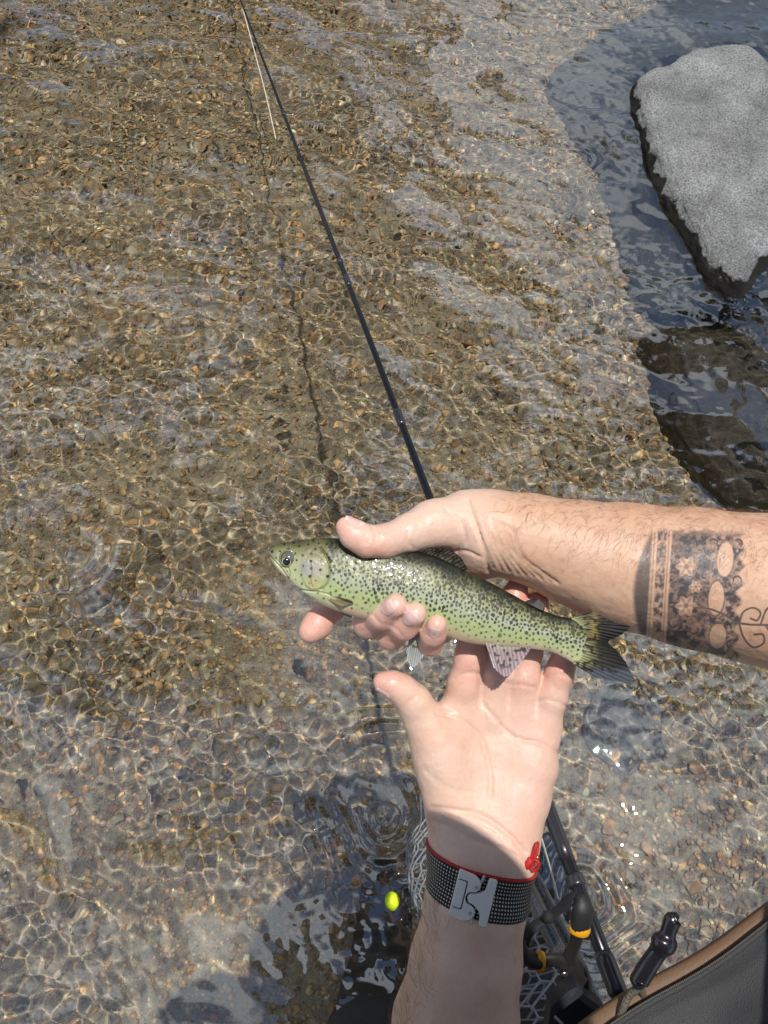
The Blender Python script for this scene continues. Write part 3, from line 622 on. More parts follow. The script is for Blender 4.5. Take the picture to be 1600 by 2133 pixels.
# ---- forearm hair
hair_m = material('arm_hair', (.20, .095, .045), .5)
def vert_area(V, F):
    ar = np.linalg.norm(np.cross(V[F[:, 2]] - V[F[:, 0]], V[F[:, 3]] - V[F[:, 1]]), axis=1) / 8; return sum(np.bincount(F[:, k], ar, len(V)) for k in range(4))
def hairs(V, n, prob, k, ln, dirf, r):
    pr = prob / prob.sum(); ids = rng.choice(len(V), k, p=pr); p = V[ids] - n[ids] * .0004; nn = n[ids]
    d = dirf(p) + rng.normal(0, .38, (k, 3)); d = norm(d - nn * np.sum(d * nn, 1, keepdims=True)); s = norm(np.cross(d, nn)); L_ = rng.uniform(.5, 1.2, (k, 1)) * ln; cv = rng.normal(0, .35, (k, 1))
    pts = [p, p + L_ * (.35 * d + .16 * nn), p + L_ * (.7 * d + .22 * nn + .12 * cv * s), p + L_ * (1. * d + .2 * nn + .35 * cv * s)]; A = []
    for q, f in zip(pts, (1, .8, .55, .12)):
        for a in (0, 2.1, 4.2): A.append(q + r * f * (math.cos(a) * s + math.sin(a) * nn))
    A = np.stack(A, 1); F = []
    for lv in range(3):
        for j in range(3): a, b = lv * 3 + j, lv * 3 + (j + 1) % 3; F += [[a, b, b + 3], [a, b + 3, a + 3]]
    F = (np.array(F)[None] + (np.arange(k) * 12)[:, None, None]).reshape(-1, 3); return A.reshape(-1, 3), F
x, y = px_of(VR); pr = smooth01(x, 1010, 1120) * smooth01(nR[:, 1], -.25, .65) * smooth01(nR[:, 2], -.5, .0) * vert_area(VR, FR) + 1e-14
h1 = hairs(VR, nR, pr, 2500, .0105, lambda p: np.tile(np.array([-.45, -.75, .1]), (len(p), 1)), .000065)
x, y = px_of(VL); pr = smooth01(y, 1700, 1760) * (smooth01(-nL[:, 0], .35, .9) + .1 * smooth01(nL[:, 0], .6, .95)) * smooth01(nL[:, 2], -.4, .1) * ((y < 1745) | (y > 1870)) + 1e-9
h2 = hairs(VL, nL, pr, 1100, .0115, lambda p: np.tile(np.array([-.35, .8, .1]), (len(p), 1)), .00007)
Vh, Fh = join([h1, h2]); mesh('arm_hair', W(Vh), Fh, hair_m, person)

# ---- clothing out of the picture: shirt, cap, waders
shirt_m = material('shirt_cloth', (.16, .17, .15), .85, bump=[(300, .0008, 'noise')])
def shirt_d(p):
    q = lambda a, b, ra, rb: seg_d(p, np.asarray(a, np.float32), np.asarray(b, np.float32), ra, rb)
    mR, mL = shR + (elR - shR) * .8, shL + (elL - shL) * .8
    d = q(mR, shR, .062, .075)
    for a, b, ra, rb in ((mL, shL, .062, .075), (shR, shL, .085, .085), ((.05, -.27, 1.30), (.05, -.30, .95), .145, .14), ((-.03, -.27, 1.28), (-.02, -.30, .90), .135, .14), ((.12, -.27, 1.28), (.12, -.30, .90), .135, .14)): d = smin(d, q(a, b, ra, rb), .05)
    return d + .004 * vnoise(p * 14, 8)
Vs, Fs = surface_nets(shirt_d, (-.45, -.6, .7), (.6, .3, 1.6), .010); sh_ = mesh('shirt', Vs, Fs, shirt_m, person)
wad_m = material('wader_cloth', (.03, .03, .028), .7, bump=[(200, .001, 'noise')])
def wader_d(p):
    q = lambda a, b, ra, rb: seg_d(p, np.asarray(a, np.float32), np.asarray(b, np.float32), ra, rb)
    d = q((.05, -.33, 1.0), (.05, -.34, .82), .15, .15)
    for hx_, kx_, fx_, fy_ in ((-.06, -.05, -.01, -.05), (.16, .23, .27, .0)):
        for a, b, ra, rb in (((hx_, -.33, .82), (kx_, -.25, .46), .10, .075), ((kx_, -.25, .46), (fx_, fy_ - .07, .07), .075, .062), ((fx_, fy_ - .09, .045), (fx_ + .01, fy_ + .09, .03), .055, .045)): d = smin(d, q(a, b, ra, rb), .04)
    return d + .005 * vnoise(p * 12, 5)
Vw, Fw = surface_nets(wader_d, (-.35, -.7, -.1), (.48, .3, 1.2), .010); receiver(mesh('waders', Vw, Fw, wad_m, person))
cap_m = material('cap_cloth', (.12, .13, .12), .85, bump=[(400, .0006, 'noise')])
V, F = icosphere(4); F = F[V[F].mean(1)[:, 2] > -.1]; Vc = V * [.105, .115, .10] + hd + [0, -.035, .045]
mesh('cap', Vc, F, cap_m, person)
a = np.linspace(0, 2 * np.pi, 72, endpoint=False); ry = np.linspace(0, 1, 12); Vb = []
for z in (0, .004):
    for r in ry: Vb += [(.055 + .128 * r * math.cos(t), -.10 + .157 * r * math.sin(t), 1.645 + z - .02 * (r * math.cos(t))**2) for t in a]
i = np.arange(11)[:, None] * 72; j = np.arange(72)[None]; F1_ = np.stack([i + j, i + (j + 1) % 72, i + 72 + (j + 1) % 72, i + 72 + j], -1).reshape(-1, 4)
mesh('cap_brim', np.array(Vb), np.vstack([F1_[:, ::-1], F1_ + 12 * 72]), cap_m, person)

# ================================================================ TROUT
fish = empty('trout', P(880, 1230, .44)); tag(fish, 'speckled green and olive trout lying across both hands', 'fish')
top = np.array([(560, 1149), (566, 1139), (580, 1133), (610, 1127), (645, 1123), (690, 1121), (740, 1126), (790, 1133), (850, 1144), (910, 1159), (965, 1186), (1015, 1210), (1065, 1237), (1110, 1262), (1150, 1279), (1182, 1287), (1212, 1292), (1232, 1298)], float)
bot = np.array([(560, 1151), (563, 1163), (576, 1184), (602, 1208), (637, 1238), (678, 1262), (722, 1279), (770, 1292), (822, 1302), (880, 1314), (932, 1327), (985, 1340), (1040, 1347), (1095, 1350), (1140, 1356), (1170, 1367), (1198, 1383), (1218, 1392)], float)
thk = np.array([.10, .50, .56, .54, .53, .52, .53, .54, .55, .56, .56, .56, .56, .55, .50, .36, .20, .10])
dep = np.interp(np.linspace(0, 1, 18), [0, .35, .7, 1], [.4365, .4385, .4395, .4415])
st = np.interp(np.linspace(0, 1, 700), *(lambda L: (L / L[-1], np.arange(18)))(np.r_[0, np.cumsum(np.hypot(*np.diff((top + bot) / 2, axis=0).T))]))
def at(a): return spline(np.c_[a, np.zeros(len(a))] if a.ndim == 1 else a, 6000)[np.clip((st / 17 * 5999).astype(int), 0, 5999)]
T_, B_, K_, D_ = at(top), at(bot), at(thk)[:, 0], at(dep)[:, 0]
NS, NT = 700, 172
th = np.r_[np.linspace(0, np.pi, 136, endpoint=False), np.linspace(np.pi, 2 * np.pi, 36, endpoint=False)]                 # 0 = back, pi/2 = flank towards the lens, pi = belly
tc3 = np.stack([C(a, b, d) for (a, b), d in zip(T_, D_)]); bc3 = np.stack([C(a, b, d) for (a, b), d in zip(B_, D_)])
mid, half = (tc3 + bc3) / 2, (tc3 - bc3) / 2; hl = np.linalg.norm(half, axis=1)
cs, sn = np.cos(th), np.sin(th)
sq = np.sign(sn) * np.abs(sn)**.86
zz = (hl * K_)[:, None] * sq[None] * (1 - .10 * cs[None])          # a little fuller towards the back
FV = mid[:, None] + half[:, None] * cs[None, :, None] + np.array([0, 0, 1.])[None, None] * zz[..., None]
# colours worked out on the flank, in photograph millimetres
u = np.repeat(st[:, None] / 17, NT, 1); v = np.repeat(((1 - cs) / 2)[None], NS, 0)      # v: 0 back .. 1 belly
FVf = FV.reshape(-1, 3); fx, fy = px_of(FVf); u = u.ravel(); v = v.ravel()
i = np.arange(NS - 1)[:, None] * NT; j = np.arange(NT)[None]; jn = (j + 1) % NT
FF = np.stack([i + j, i + jn, i + NT + jn, i + NT + j], -1).reshape(-1, 4)
fn = vnormals(FVf, FF); front = fn[:, 2] > -.2
nz1 = vnoise(np.c_[fx / 26, fy / 18, 0 * fx], 1); nz2 = vnoise(np.c_[fx / 8, fy / 6, 0 * fx], 2)
def ramp(t, stops):
    p = [s[0] for s in stops]; c = np.array([s[1] for s in stops]); return np.stack([np.interp(t, p, c[:, k]) for k in range(3)], -1)
fc = ramp(v + .05 * nz1, [(0, (.014, .015, .009)), (.08, (.045, .045, .018)), (.17, (.15, .145, .052)), (.27, (.27, .265, .115)), (.42, (.33, .335, .21)), (.55, (.35, .37, .26)), (.70, (.40, .43, .24)), (.84, (.48, .47, .28)), (.93, (.60, .50, .37)), (1, (.72, .66, .58))])
pk = np.exp(-((v - .50) / .07)**2) * smooth01(u, .15, .25)
fc = mix(fc, np.tile([.40, .42, .34], (len(fc), 1)), pk * .55)                                   # dull lateral band
fc = mix(fc, np.tile([.34, .44, .16], (len(fc), 1)), .45 * np.exp(-((v - .72) / .12)**2) * smooth01(u, .12, .3) * smooth01(u, .95, .8) * (.6 + .5 * nz1))
fc = mix(fc, np.tile([.62, .36, .22], (len(fc), 1)), .5 * np.exp(-((v - .93) / .06)**2) * smooth01(u, .2, .35) * smooth01(u, .75, .6))
head = smooth01(fx + (fy - 1190) * -.05, 690, 676)
fc = mix(fc, ramp(v + .06 * nz1, [(0, (.09, .09, .035)), (.2, (.22, .20, .085)), (.45, (.36, .35, .20)), (.65, (.40, .45, .25)), (.85, (.52, .52, .30)), (1, (.70, .66, .50))]), head * .9)
opd = np.hypot((fx - 655) / 28, (fy - 1193) / 38)                                                 # gill cover
fc = mix(fc, np.tile([.36, .30, .33], (len(fc), 1)), .8 * smooth01(opd, 1, .55) * smooth01(fy, 1212, 1196) * (.7 + .5 * nz2))
fc = mix(fc, np.tile([.46, .34, .15], (len(fc), 1)), .75 * smooth01(opd, 1, .5) * smooth01(fy, 1196, 1214))
fc = mix(fc, np.tile([.27, .24, .30], (len(fc), 1)), .6 * blob(fx, fy, 634, 1180, 12, 14))
fc = mix(fc, np.tile([.10, .10, .06], (len(fc), 1)), .55 * smooth01(fx, 580, 566))
fc = fc * np.array([.90, .93, .84]) * (.72 + .28 * smooth01(v, .05, .35))[:, None]
# spots
sd_ = np.full(len(fc), 0.); A_ = FVf[:, :2] * 1000 / .44 * .44
sp = []; r2 = np.random.default_rng(12)
cand = np.c_[r2.uniform(560, 1235, 60000), r2.uniform(1115, 1395, 60000)]
grid = {}
ux = np.linspace(0, 1, 700); midx, midy = (T_[:, 0] + B_[:, 0]) / 2, (T_[:, 1] + B_[:, 1]) / 2
for cx, cy in cand:
    k = np.argmin((T_[:, 0] * .5 + B_[:, 0] * .5 - cx)**2 + ((midy - cy) * .25)**2) if False else np.searchsorted(midx, cx)
    k = min(k, 699); vv_ = (cy - T_[k, 1]) / max(B_[k, 1] - T_[k, 1], 1)
    if vv_ < -.02 or vv_ > .93: continue
    hd_ = cx < 684
    gap = (12 if cy < 1160 else 14.5) if hd_ else (6.3 if vv_ < .5 else 7.0) + 5.0 * max(0, vv_ - .55) * 2 + (2.5 if cx < 760 else 0) * vv_
    if hd_ and math.hypot((cx - 598) / 17, (cy - 1163) / 17) < 1.15: continue
    if hd_ and math.hypot((cx - 655) / 26, (cy - 1196) / 34) < 1 and r2.random() < .8: continue
    gk = (int(cx // 16), int(cy // 16)); bad = False
    for a in (-1, 0, 1):
        for b in (-1, 0, 1):
            for ox, oy, og in grid.get((gk[0] + a, gk[1] + b), ()):
                if (ox - cx)**2 + (oy - cy)**2 < ((gap + og) / 2)**2: bad = True
    if bad: continue
    grid.setdefault(gk, []).append((cx, cy, gap)); rad = (2.9 if hd_ else 3.35) * math.exp(r2.normal(0, .2)) * (1.12 if vv_ < .35 else .95) * (.8 if vv_ > .75 else 1)
    sp.append((cx, cy, rad, r2.uniform(.65, 1.0), r2.normal(1.9, .5), r2.uniform(.75, 1) * (1 if vv_ < .7 else .8)))
ix = np.argsort(fx[front]); fid = np.nonzero(front)[0][ix]; sx = fx[fid]
wob = 1 + .30 * vnoise(np.c_[fx / 2.2, fy / 2.2, 0 * fx], 40)
for cx, cy, rad, as_, an, st_ in sp:
    a, b = np.searchsorted(sx, [cx - 8, cx + 8]); k = fid[a:b]; k = k[np.abs(fy[k] - cy) < 8]
    dx, dy = fx[k] - cx, fy[k] - cy; e1, e2 = dx * math.cos(an) + dy * math.sin(an), -dx * math.sin(an) + dy * math.cos(an)
    q = np.hypot(e1, e2 / as_) / rad * wob[k]; sd_[k] = np.maximum(sd_[k], st_ * smooth01(q, 1.12, .9))
bk = ~front; sd_[bk] = .9 * smooth01(vnoise(FVf[bk] * 420, 3), .25, .4) * (v[bk] < .8)
fc = mix(fc, np.tile([.006, .007, .005], (len(fc), 1)), sd_ * .98)
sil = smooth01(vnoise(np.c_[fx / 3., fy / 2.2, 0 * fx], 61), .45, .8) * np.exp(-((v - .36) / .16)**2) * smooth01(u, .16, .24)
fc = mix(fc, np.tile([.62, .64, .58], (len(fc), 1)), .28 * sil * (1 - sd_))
# relief: gill cover, jaw, lateral line, scales
def cut(pts, wd, dp, lip=.5):
    d = poly_dist(fx, fy, spline(pts, 30)); return (-dp * np.exp(-(d / wd)**2)) * front, d
disp = np.zeros(len(fc)); ink = np.zeros(len(fc))
for pts, wd, dp, ik in (([(668, 1140), (683, 1165), (687, 1195), (680, 1218), (668, 1228)], 2.2, .0012, .5), ([(646, 1168), (650, 1190), (648, 1210), (652, 1222)], 1.3, .0005, .55), ([(562, 1158), (574, 1172), (590, 1190), (601, 1207)], 1.8, .0009, .75), ([(601, 1182), (604, 1196), (600, 1208)], 1.4, .0005, .5), ([(590, 1205), (625, 1228), (668, 1234), (690, 1240)], 1.6, .0007, .4), ([(575, 1165), (592, 1183), (602, 1200)], 1.2, .0003, .3)):
    a, d = cut(pts, wd, dp); disp += a; ink = np.maximum(ink, ik * np.exp(-(d / (wd * .9))**2) * front)
disp += .0007 * smooth01(opd, 1.05, .8) * front
ll = np.stack([(T_[:, 0] * .52 + B_[:, 0] * .48), (T_[:, 1] * .52 + B_[:, 1] * .48)], -1)[150:640:8]; d = poly_dist(fx, fy, ll)
ink = np.maximum(ink, .22 * np.exp(-(d / 1.0)**2) * front)
fc = mix(fc, np.tile([.10, .085, .05], (len(fc), 1)), ink)
FVd = FVf + fn * disp[:, None] + fn * (.00010 * nz2)[:, None]
ends = np.vstack([FVd, FVd[:NT].mean(0), FVd[-NT:].mean(0)]); k0 = len(FVd); j = np.arange(NT); jn = (j + 1) % NT
FT = np.vstack([tris(FF), np.stack([jn, j, np.full(NT, k0)], -1), np.stack([(NS - 1) * NT + j, (NS - 1) * NT + jn, np.full(NT, k0 + 1)], -1)])
fish_m = material('trout_skin', col=True, rough=.42, coat=.14, bump=[(800, .00008, 'voronoi')], spec=.45)
keep(mesh('body', W(ends), FT, fish_m, None, np.vstack([fc, fc[:1], fc[-1:]]), extra=None), fish)

# eye: a wet globe in a socket
eye_m = material('eye_white', (.11, .115, .085), .1, coat=.7); iris_m = material('eye_iris', (.42, .33, .16), .12, coat=1); pup_m = material('eye_pupil', (.006, .006, .007), .08, coat=1)
kx = np.argmin((fx - 600)**2 + (fy - 1164)**2 + 1e6 * (fn[:, 2] < .2)); ec = FVd[kx]; en = norm(fn[kx] * [1, 1, 1])
V, F = icosphere(4); er = .0044
eb = keep(mesh('eye', W(V * er * [1, 1, .8] + ec - en * .0016), F, eye_m), fish)
def eye_disc(name, r, off, mt, dz):
    V, F = icosphere(3); F = F[V[F].mean(1)[:, 2] > -.2]; q = V * [r, r, r * .35] + np.array([off[0], off[1], dz])
    return keep(mesh(name, W(q + ec), F, mt), eb) if False else mesh(name, W(q + ec), F, mt)
for nm, r, mt, dz in (('iris', .0027, iris_m, .0011), ('pupil', .0021, pup_m, .0017)):
    o = eye_disc(nm, r, (-.0006, -.0016), mt, dz); o.parent = eb
# socket rim
a = np.linspace(0, 2 * np.pi, 40); rim = np.c_[np.cos(a) * .0046, np.sin(a) * .0046, 0 * a] + ec + np.array([0, 0, -.0006])
soc_m = material('eye_socket', (.16, .17, .10), .25, coat=.5)
V, F = tube(rim, .0007, 8, caps=False); keep(mesh('eye_socket', W(V), tris(F), soc_m), fish)

def fin(name, base, edge, d0, d1, colf, rays, mat, thick=.0005, bow=.002, ragged=.04, nu=160, nv=40):
    b = spline(base, nu); e = spline(edge, nu); r = np.linspace(0, 1, nu); t = np.linspace(0, 1, nv)
    rg_ = 1 - ragged * (.5 + .5 * vnoise(np.c_[r * rays, 0 * r, 0 * r], 5)) - ragged * .8 * np.abs(np.sin(r * rays * np.pi))
    q = b[:, None] + (e - b)[:, None] * (t[None] * rg_[:, None])[..., None]
    dd = d0 + (d1 - d0) * t[None] + bow * np.sin(r * np.pi)[:, None] * t[None]**1.5 + .00035 * np.sin(r * rays * 2 * np.pi)[:, None] * np.sqrt(t)[None] + .0012 * vnoise(np.c_[r * 5, 0 * r, 0 * r], 9)[:, None] * t[None]
    X_ = (q[..., 0] - 800) / 1600 * dd; Y_ = (1066.5 - q[..., 1]) / 1600 * dd
    Vf = np.stack([X_, Y_, -dd], -1); tk = thick * (1 - .7 * t)[None, :, None] * np.array([0, 0, 1])
    Va, Vb_ = (Vf + tk).reshape(-1, 3), (Vf - tk).reshape(-1, 3); i = np.arange(nu * nv).reshape(nu, nv)
    F = np.stack([i[:-1, :-1], i[:-1, 1:], i[1:, 1:], i[1:, :-1]], -1).reshape(-1, 4); n0 = nu * nv
    rim_ = np.r_[i[:, 0], i[-1, 1:], i[::-1, -1][1:], i[0, ::-1][1:-1]]; k = np.arange(len(rim_)); kn = (k + 1) % len(rim_)
    F = np.vstack([F, F[:, ::-1] + n0, np.stack([rim_[k], rim_[k] + n0, rim_[kn] + n0, rim_[kn]], -1)])
    cc_ = colf(np.repeat(r, nv), np.tile(t, nu), q.reshape(-1, 2)); o = mesh(name, W(np.vstack([Va, Vb_])), F, mat, None, np.vstack([cc_, cc_])); return keep(o, fish)
fin_m = material('fin_membrane', col=True, rough=.5, coat=.08, spec=.3); thin_m = material('fin_clear', col=True, rough=.25, coat=.4, alpha=.86)
def raycol(r, t, rays): return .5 + .5 * np.sin(r * rays * 2 * np.pi + .6 * t)
def spots(q, s, seed, lo, hi): return smooth01(vnoise(np.c_[q / s, 0 * q[:, :1]], seed), lo, hi)
def c_tail(r, t, q):
    a = raycol(r, t, 22)[:, None]; c = ramp(t, [(0, (.30, .31, .15)), (.2, (.15, .14, .06)), (.42, (.030, .027, .02)), (1, (.012, .011, .012))]) * (.5 + .8 * a)
    lo_ = smooth01(q[:, 1], 1385, 1402) * smooth01(t, .05, .3); c = mix(c, np.tile([.15, .17, .22], (len(c), 1)) * (.6 + .6 * a), lo_ * .4)
    yel = np.exp(-((q[:, 0] - 1237) / 8)**2) * smooth01(q[:, 1], 1345, 1330); c = mix(c, np.tile([.35, .25, .06], (len(c), 1)), .5 * yel)
    s = spots(np.c_[q[:, 0] * .62, q[:, 1]], 4.6, 8, .18, .38) * smooth01(t, .85, .55); return mix(c, np.tile([.012, .012, .010], (len(c), 1)), s * .92)
fin('caudal_fin', [(1188, 1288), (1205, 1300), (1214, 1330), (1208, 1362), (1192, 1381)], [(1256, 1268), (1312, 1298), (1296, 1322), (1268, 1337), (1288, 1358), (1308, 1386), (1318, 1421), (1240, 1412)], .4405, .4405, c_tail, 22, fin_m, thick=.0011, bow=.001, ragged=.015, nu=220, nv=44)
def c_anal(r, t, q):
    a = raycol(r, t, 13)[:, None]; c = ramp(t, [(0, (.36, .33, .26)), (.25, (.33, .25, .24)), (1, (.37, .29, .31))]) * (.72 + .42 * a)
    c = mix(c, np.tile([.66, .62, .66], (len(c), 1)), smooth01(r, .10, .0) * smooth01(t, .3, .8)); s = spots(np.c_[q[:, 0] * .8, q[:, 1]], 5.0, 3, .30, .48) * smooth01(t, .9, .6); return mix(c, np.tile([.03, .025, .03], (len(c), 1)), s * .85)
fin('anal_fin', [(1010, 1336), (1045, 1344), (1080, 1347), (1104, 1346)], [(1030, 1394), (1052, 1412), (1072, 1398), (1096, 1366), (1106, 1350)], .4335, .4345, c_anal, 13, fin_m, thick=.0006, bow=-.002, ragged=.05)
def c_pelv(r, t, q):
    a = raycol(r, t, 9)[:, None]; c = ramp(t, [(0, (.42, .40, .30)), (.5, (.36, .37, .33)), (1, (.50, .53, .53))]) * (.7 + .45 * a)
    s = spots(q, 4.6, 6, .35, .5) * smooth01(t, .75, .4); return mix(c, np.tile([.03, .03, .03], (len(c), 1)), s * .8)
fin('pelvic_fin', [(858, 1306), (868, 1309), (880, 1312), (886, 1313)], [(846, 1360), (853, 1390), (868, 1388), (885, 1365)], .4455, .449, c_pelv, 9, thin_m, thick=.0005, bow=.001, ragged=.05)
def c_pect(r, t, q):
    a = raycol(r, t, 10)[:, None]; return ramp(t, [(0, (.55, .50, .36)), (.4, (.34, .29, .16)), (1, (.30, .27, .16))]) * (.6 + .6 * a)
fin('pectoral_fin', [(668, 1233), (671, 1239), (676, 1245)], [(732, 1250), (737, 1258), (712, 1264)], .4315, .4275, c_pect, 10, thin_m, thick=.0005, bow=-.001, ragged=.04)
fin('throat_fin', [(694, 1268), (710, 1275), (733, 1281)], [(712, 1277), (726, 1285), (735, 1287)], .4405, .441, c_pect, 10, thin_m, thick=.0004, bow=0, ragged=.10)
def c_dors(r, t, q):
    a = raycol(r, t, 12)[:, None]; c = np.tile([.085, .075, .05], (len(r), 1)) * (.4 + .9 * a); return mix(c, np.tile([.012, .012, .01], (len(r), 1)), spots(q, 4., 4, .1, .4) * .9)
fin('dorsal_fin', [(880, 1150), (910, 1159), (940, 1173), (966, 1188)], [(902, 1140), (936, 1145), (960, 1160), (974, 1186)], .4400, .4375, c_dors, 12, fin_m, thick=.0007, bow=-.002)
def c_adip(r, t, q): return np.tile([.06, .05, .045], (len(r), 1)) * (1 - .5 * t)[:, None]
fin('adipose_fin', [(1094, 1254), (1106, 1260), (1120, 1267), (1132, 1272)], [(1100, 1250), (1118, 1247), (1132, 1256), (1135, 1268)], .4385, .4375, c_adip, 0, fin_m, thick=.0014, bow=0, ragged=.0, nu=60, nv=20)

# ================================================================ WRIST WATCH BAND AND STRING BRACELET
def around(ctr_, e1, e2, sdf, off, n=160):
    t = np.linspace(0, 2 * np.pi, n, endpoint=False); d = np.cos(t)[:, None] * e1 + np.sin(t)[:, None] * e2; p = ctr_ + d * .07
    for _ in range(60): p = p - d * np.clip(sdf(p.astype(np.float32)) - off, -.004, .02)[:, None] * .7
    return p, d
steel = material('mesh_steel', (.16, .15, .14), .32, metal=.6)
n = steel.node_tree.nodes; l = steel.node_tree.links; b = n['Principled BSDF']
ua = n.new('ShaderNodeAttribute'); ua.attribute_name = 'bu'; va = n.new('ShaderNodeAttribute'); va.attribute_name = 'bv'
def mth(op, a, b_=None):
    q = n.new('ShaderNodeMath'); q.operation = op
    for k, s in enumerate((a, b_)):
        if s is None: continue
        if isinstance(s, (int, float)): q.inputs[k].default_value = s
        else: l.new(s, q.inputs[k])
    return q.outputs[0]
def wave(src, ph=0.): return mth('SINE', mth('ADD', mth('MULTIPLY', src, 2 * math.pi), ph))
d1 = mth('MULTIPLY', wave(mth('ADD', ua.outputs['Fac'], mth('MULTIPLY', va.outputs['Fac'], .5))), wave(mth('SUBTRACT', ua.outputs['Fac'], mth('MULTIPLY', va.outputs['Fac'], .5))))
hgt_ = mth('ADD', mth('MULTIPLY', d1, .5), .5)
rp = n.new('ShaderNodeValToRGB'); rp.color_ramp.elements[0].position = .60; rp.color_ramp.elements[0].color = (.022, .020, .018, 1); rp.color_ramp.elements[1].position = .97; rp.color_ramp.elements[1].color = (.62, .60, .56, 1); l.new(hgt_, rp.inputs[0]); l.new(rp.outputs[0], b.inputs['Base Color'])
bp = n.new('ShaderNodeBump'); bp.inputs['Distance'].default_value = .0006; l.new(hgt_, bp.inputs['Height']); l.new(bp.outputs[0], b.inputs['Normal'])
WC = C(997, 1827, .460); e1 = norm(np.array([.962, -.235, 0])); ax = np.array([.235, .962, .0]); ax = norm(ax); e2 = np.cross(e1, ax)
watch = empty('wristwatch', W(WC)); tag(watch, 'dark steel mesh watch band with grey hook clasp on the left wrist', 'watch')
rows = []; nb_ = 26
for k, s in enumerate(np.linspace(-.0122, .0122, nb_)):
    p, dd_ = around(WC + ax * s, e1, e2, left_arm, .0016 - .0009 * (abs(s) / .0122)**6); rows.append(p)
A = np.array(rows); n_ = A.shape[1]
sm_ = A.copy()
for _ in range(8): sm_ = (np.roll(sm_, 1, 1) + sm_ * 2 + np.roll(sm_, -1, 1)) / 4
inn = sm_ - (sm_ - sm_.mean(1, keepdims=True)) * .035
i = np.arange(nb_ - 1)[:, None] * n_; j = np.arange(n_)[None]; jn = (j + 1) % n_
Fq = np.stack([i + j, i + jn, i + n_ + jn, i + n_ + j], -1).reshape(-1, 4); n0 = nb_ * n_; j = np.arange(n_); jn = (j + 1) % n_
capF = np.vstack([np.stack([j, j + n0, jn + n0, jn], -1), np.stack([(nb_ - 1) * n_ + jn, (nb_ - 1) * n_ + jn + n0, (nb_ - 1) * n_ + j + n0, (nb_ - 1) * n_ + j], -1)])
arc = np.cumsum(np.r_[0, np.linalg.norm(np.diff(sm_[nb_ // 2], axis=0), axis=1)]); bu = np.tile(arc / .0037, nb_); bv = np.repeat(np.linspace(0, 1, nb_) * .0244 / .0020, n_)
keep(mesh('mesh_band', W(np.vstack([sm_.reshape(-1, 3), inn.reshape(-1, 3)])), np.vstack([Fq, Fq[:, ::-1] + n0, capF]), steel, extra={'bu': np.r_[bu, bu], 'bv': np.r_[bv, bv]}), watch)
# clasp: plates drawn in band coordinates (mm along the band, mm across), lying on the band's front
grey_m = material('clasp_metal', (.66, .64, .62), .42, metal=.05, bump=[(1500, .00004, 'noise')]); rivet_m = material('clasp_rivet', (.52, .52, .52), .3, metal=.5); gap_shade_m = material('gap_shade', (.03, .03, .03), .4, metal=.6)
fr = sm_[:, np.argmax(sm_[nb_ // 2, :, 2])].mean(0); fz = sm_[..., 2].max()
def plate(name, outline, z0, z1, mat, bev=.0003, parent=watch):
    o2 = np.array(outline, float) * [1.1, 1.]; V, F = prism(o2 / 1000, 0, (z1 - z0) / 1000, bev)
    xs, ys = V[:, 0], V[:, 1]
    q = WC + e1 * xs[:, None] + ax * ys[:, None]; q[:, 2] = fz - .0006 + z0 / 1000 + V[:, 2] - 4.2 * (xs - .0)**2
    T = [];
    for f in F: T += [[f[0], f[k], f[k + 1]] for k in range(1, len(f) - 1)]
    me = bpy.data.meshes.new(name); me.from_pydata(W(q).tolist(), [], [tuple(f) for f in F]); me.materials.append(mat)
    o = bpy.data.objects.new(name, me); COL.objects.link(o); return keep(o, parent)
def rnd(pts, r=.8, n=5):                # round polygon corners
    out = []; pts = [np.array(p, float) for p in pts]
    for k, p in enumerate(pts):
        a, b_ = pts[k - 1], pts[(k + 1) % len(pts)]; ra = min(r, .45 * np.linalg.norm(a - p), .45 * np.linalg.norm(b_ - p)); pa, pb = p + norm(a - p) * ra, p + norm(b_ - p) * ra
        for t in np.linspace(0, 1, n): out.append((1 - t)**2 * pa + 2 * t * (1 - t) * p + t * t * pb)
    return out
X0 = -9.2
plate('hook_plate', rnd([(-16.0 + 0, -12.6), (-9.5, -14.0), (-5.2, -12.2), (-3.6, -9), (-3.6, -6.4), (-5.6, -4.6), (-9.2, -3.6), (-10.2, -.4), (-9.2, 2.8), (-5.6, 3.6), (-3.8, 6), (-4.0, 9.6), (-7.2, 12.4), (-16.0, 13.6)], 1.1), .3, 2.3, grey_m)
plate('tongue_plate', rnd([(-.2, -14.2), (3.9, -14.2), (3.9, 12.8), (-.2, 12.8), (-.9, 5.2), (-5.0, 2.6), (-8.2, 2.0), (-9.1, -.5), (-8.2, -2.8), (-5.0, -3.6), (-1.6, -6.6), (-.6, -9)], 1.0), .25, 2.1, grey_m)
plate('lever_gap_shade', rnd([(-15.7, -7.75), (-10.65, -7.75), (-10.65, 8.75), (-15.7, 8.75)], 1.2), 2.2, 2.36, gap_shade_m, .00002)  # dark plate added as the shade line in the gap round the lever
plate('spring_lever', rnd([(-15.6, -7.2), (-11.2, -7.2), (-11.2, 8.2), (-15.6, 8.2)], 1.0), 2.25, 2.65, grey_m)
for cx, cy in ((-5.9, 6.6), (-5.9, -8.3)):
    a = np.linspace(0, 2 * np.pi, 20, endpoint=False); plate('rivet', np.c_[cx + 1.15 * np.cos(a), cy + 1.15 * np.sin(a)], 2.2, 2.6, rivet_m, .0001)
for pts in ([(-4.6, 9.6), (-3.1, 9.6), (-2.6, 13.4), (-3.6, 13.8)], [(-4.6, -11), (-3.2, -11), (-2.8, -14.4), (-4.2, -14.6)]): plate('release_tab', rnd(pts, .6), .6, 1.7, rivet_m, .0002)
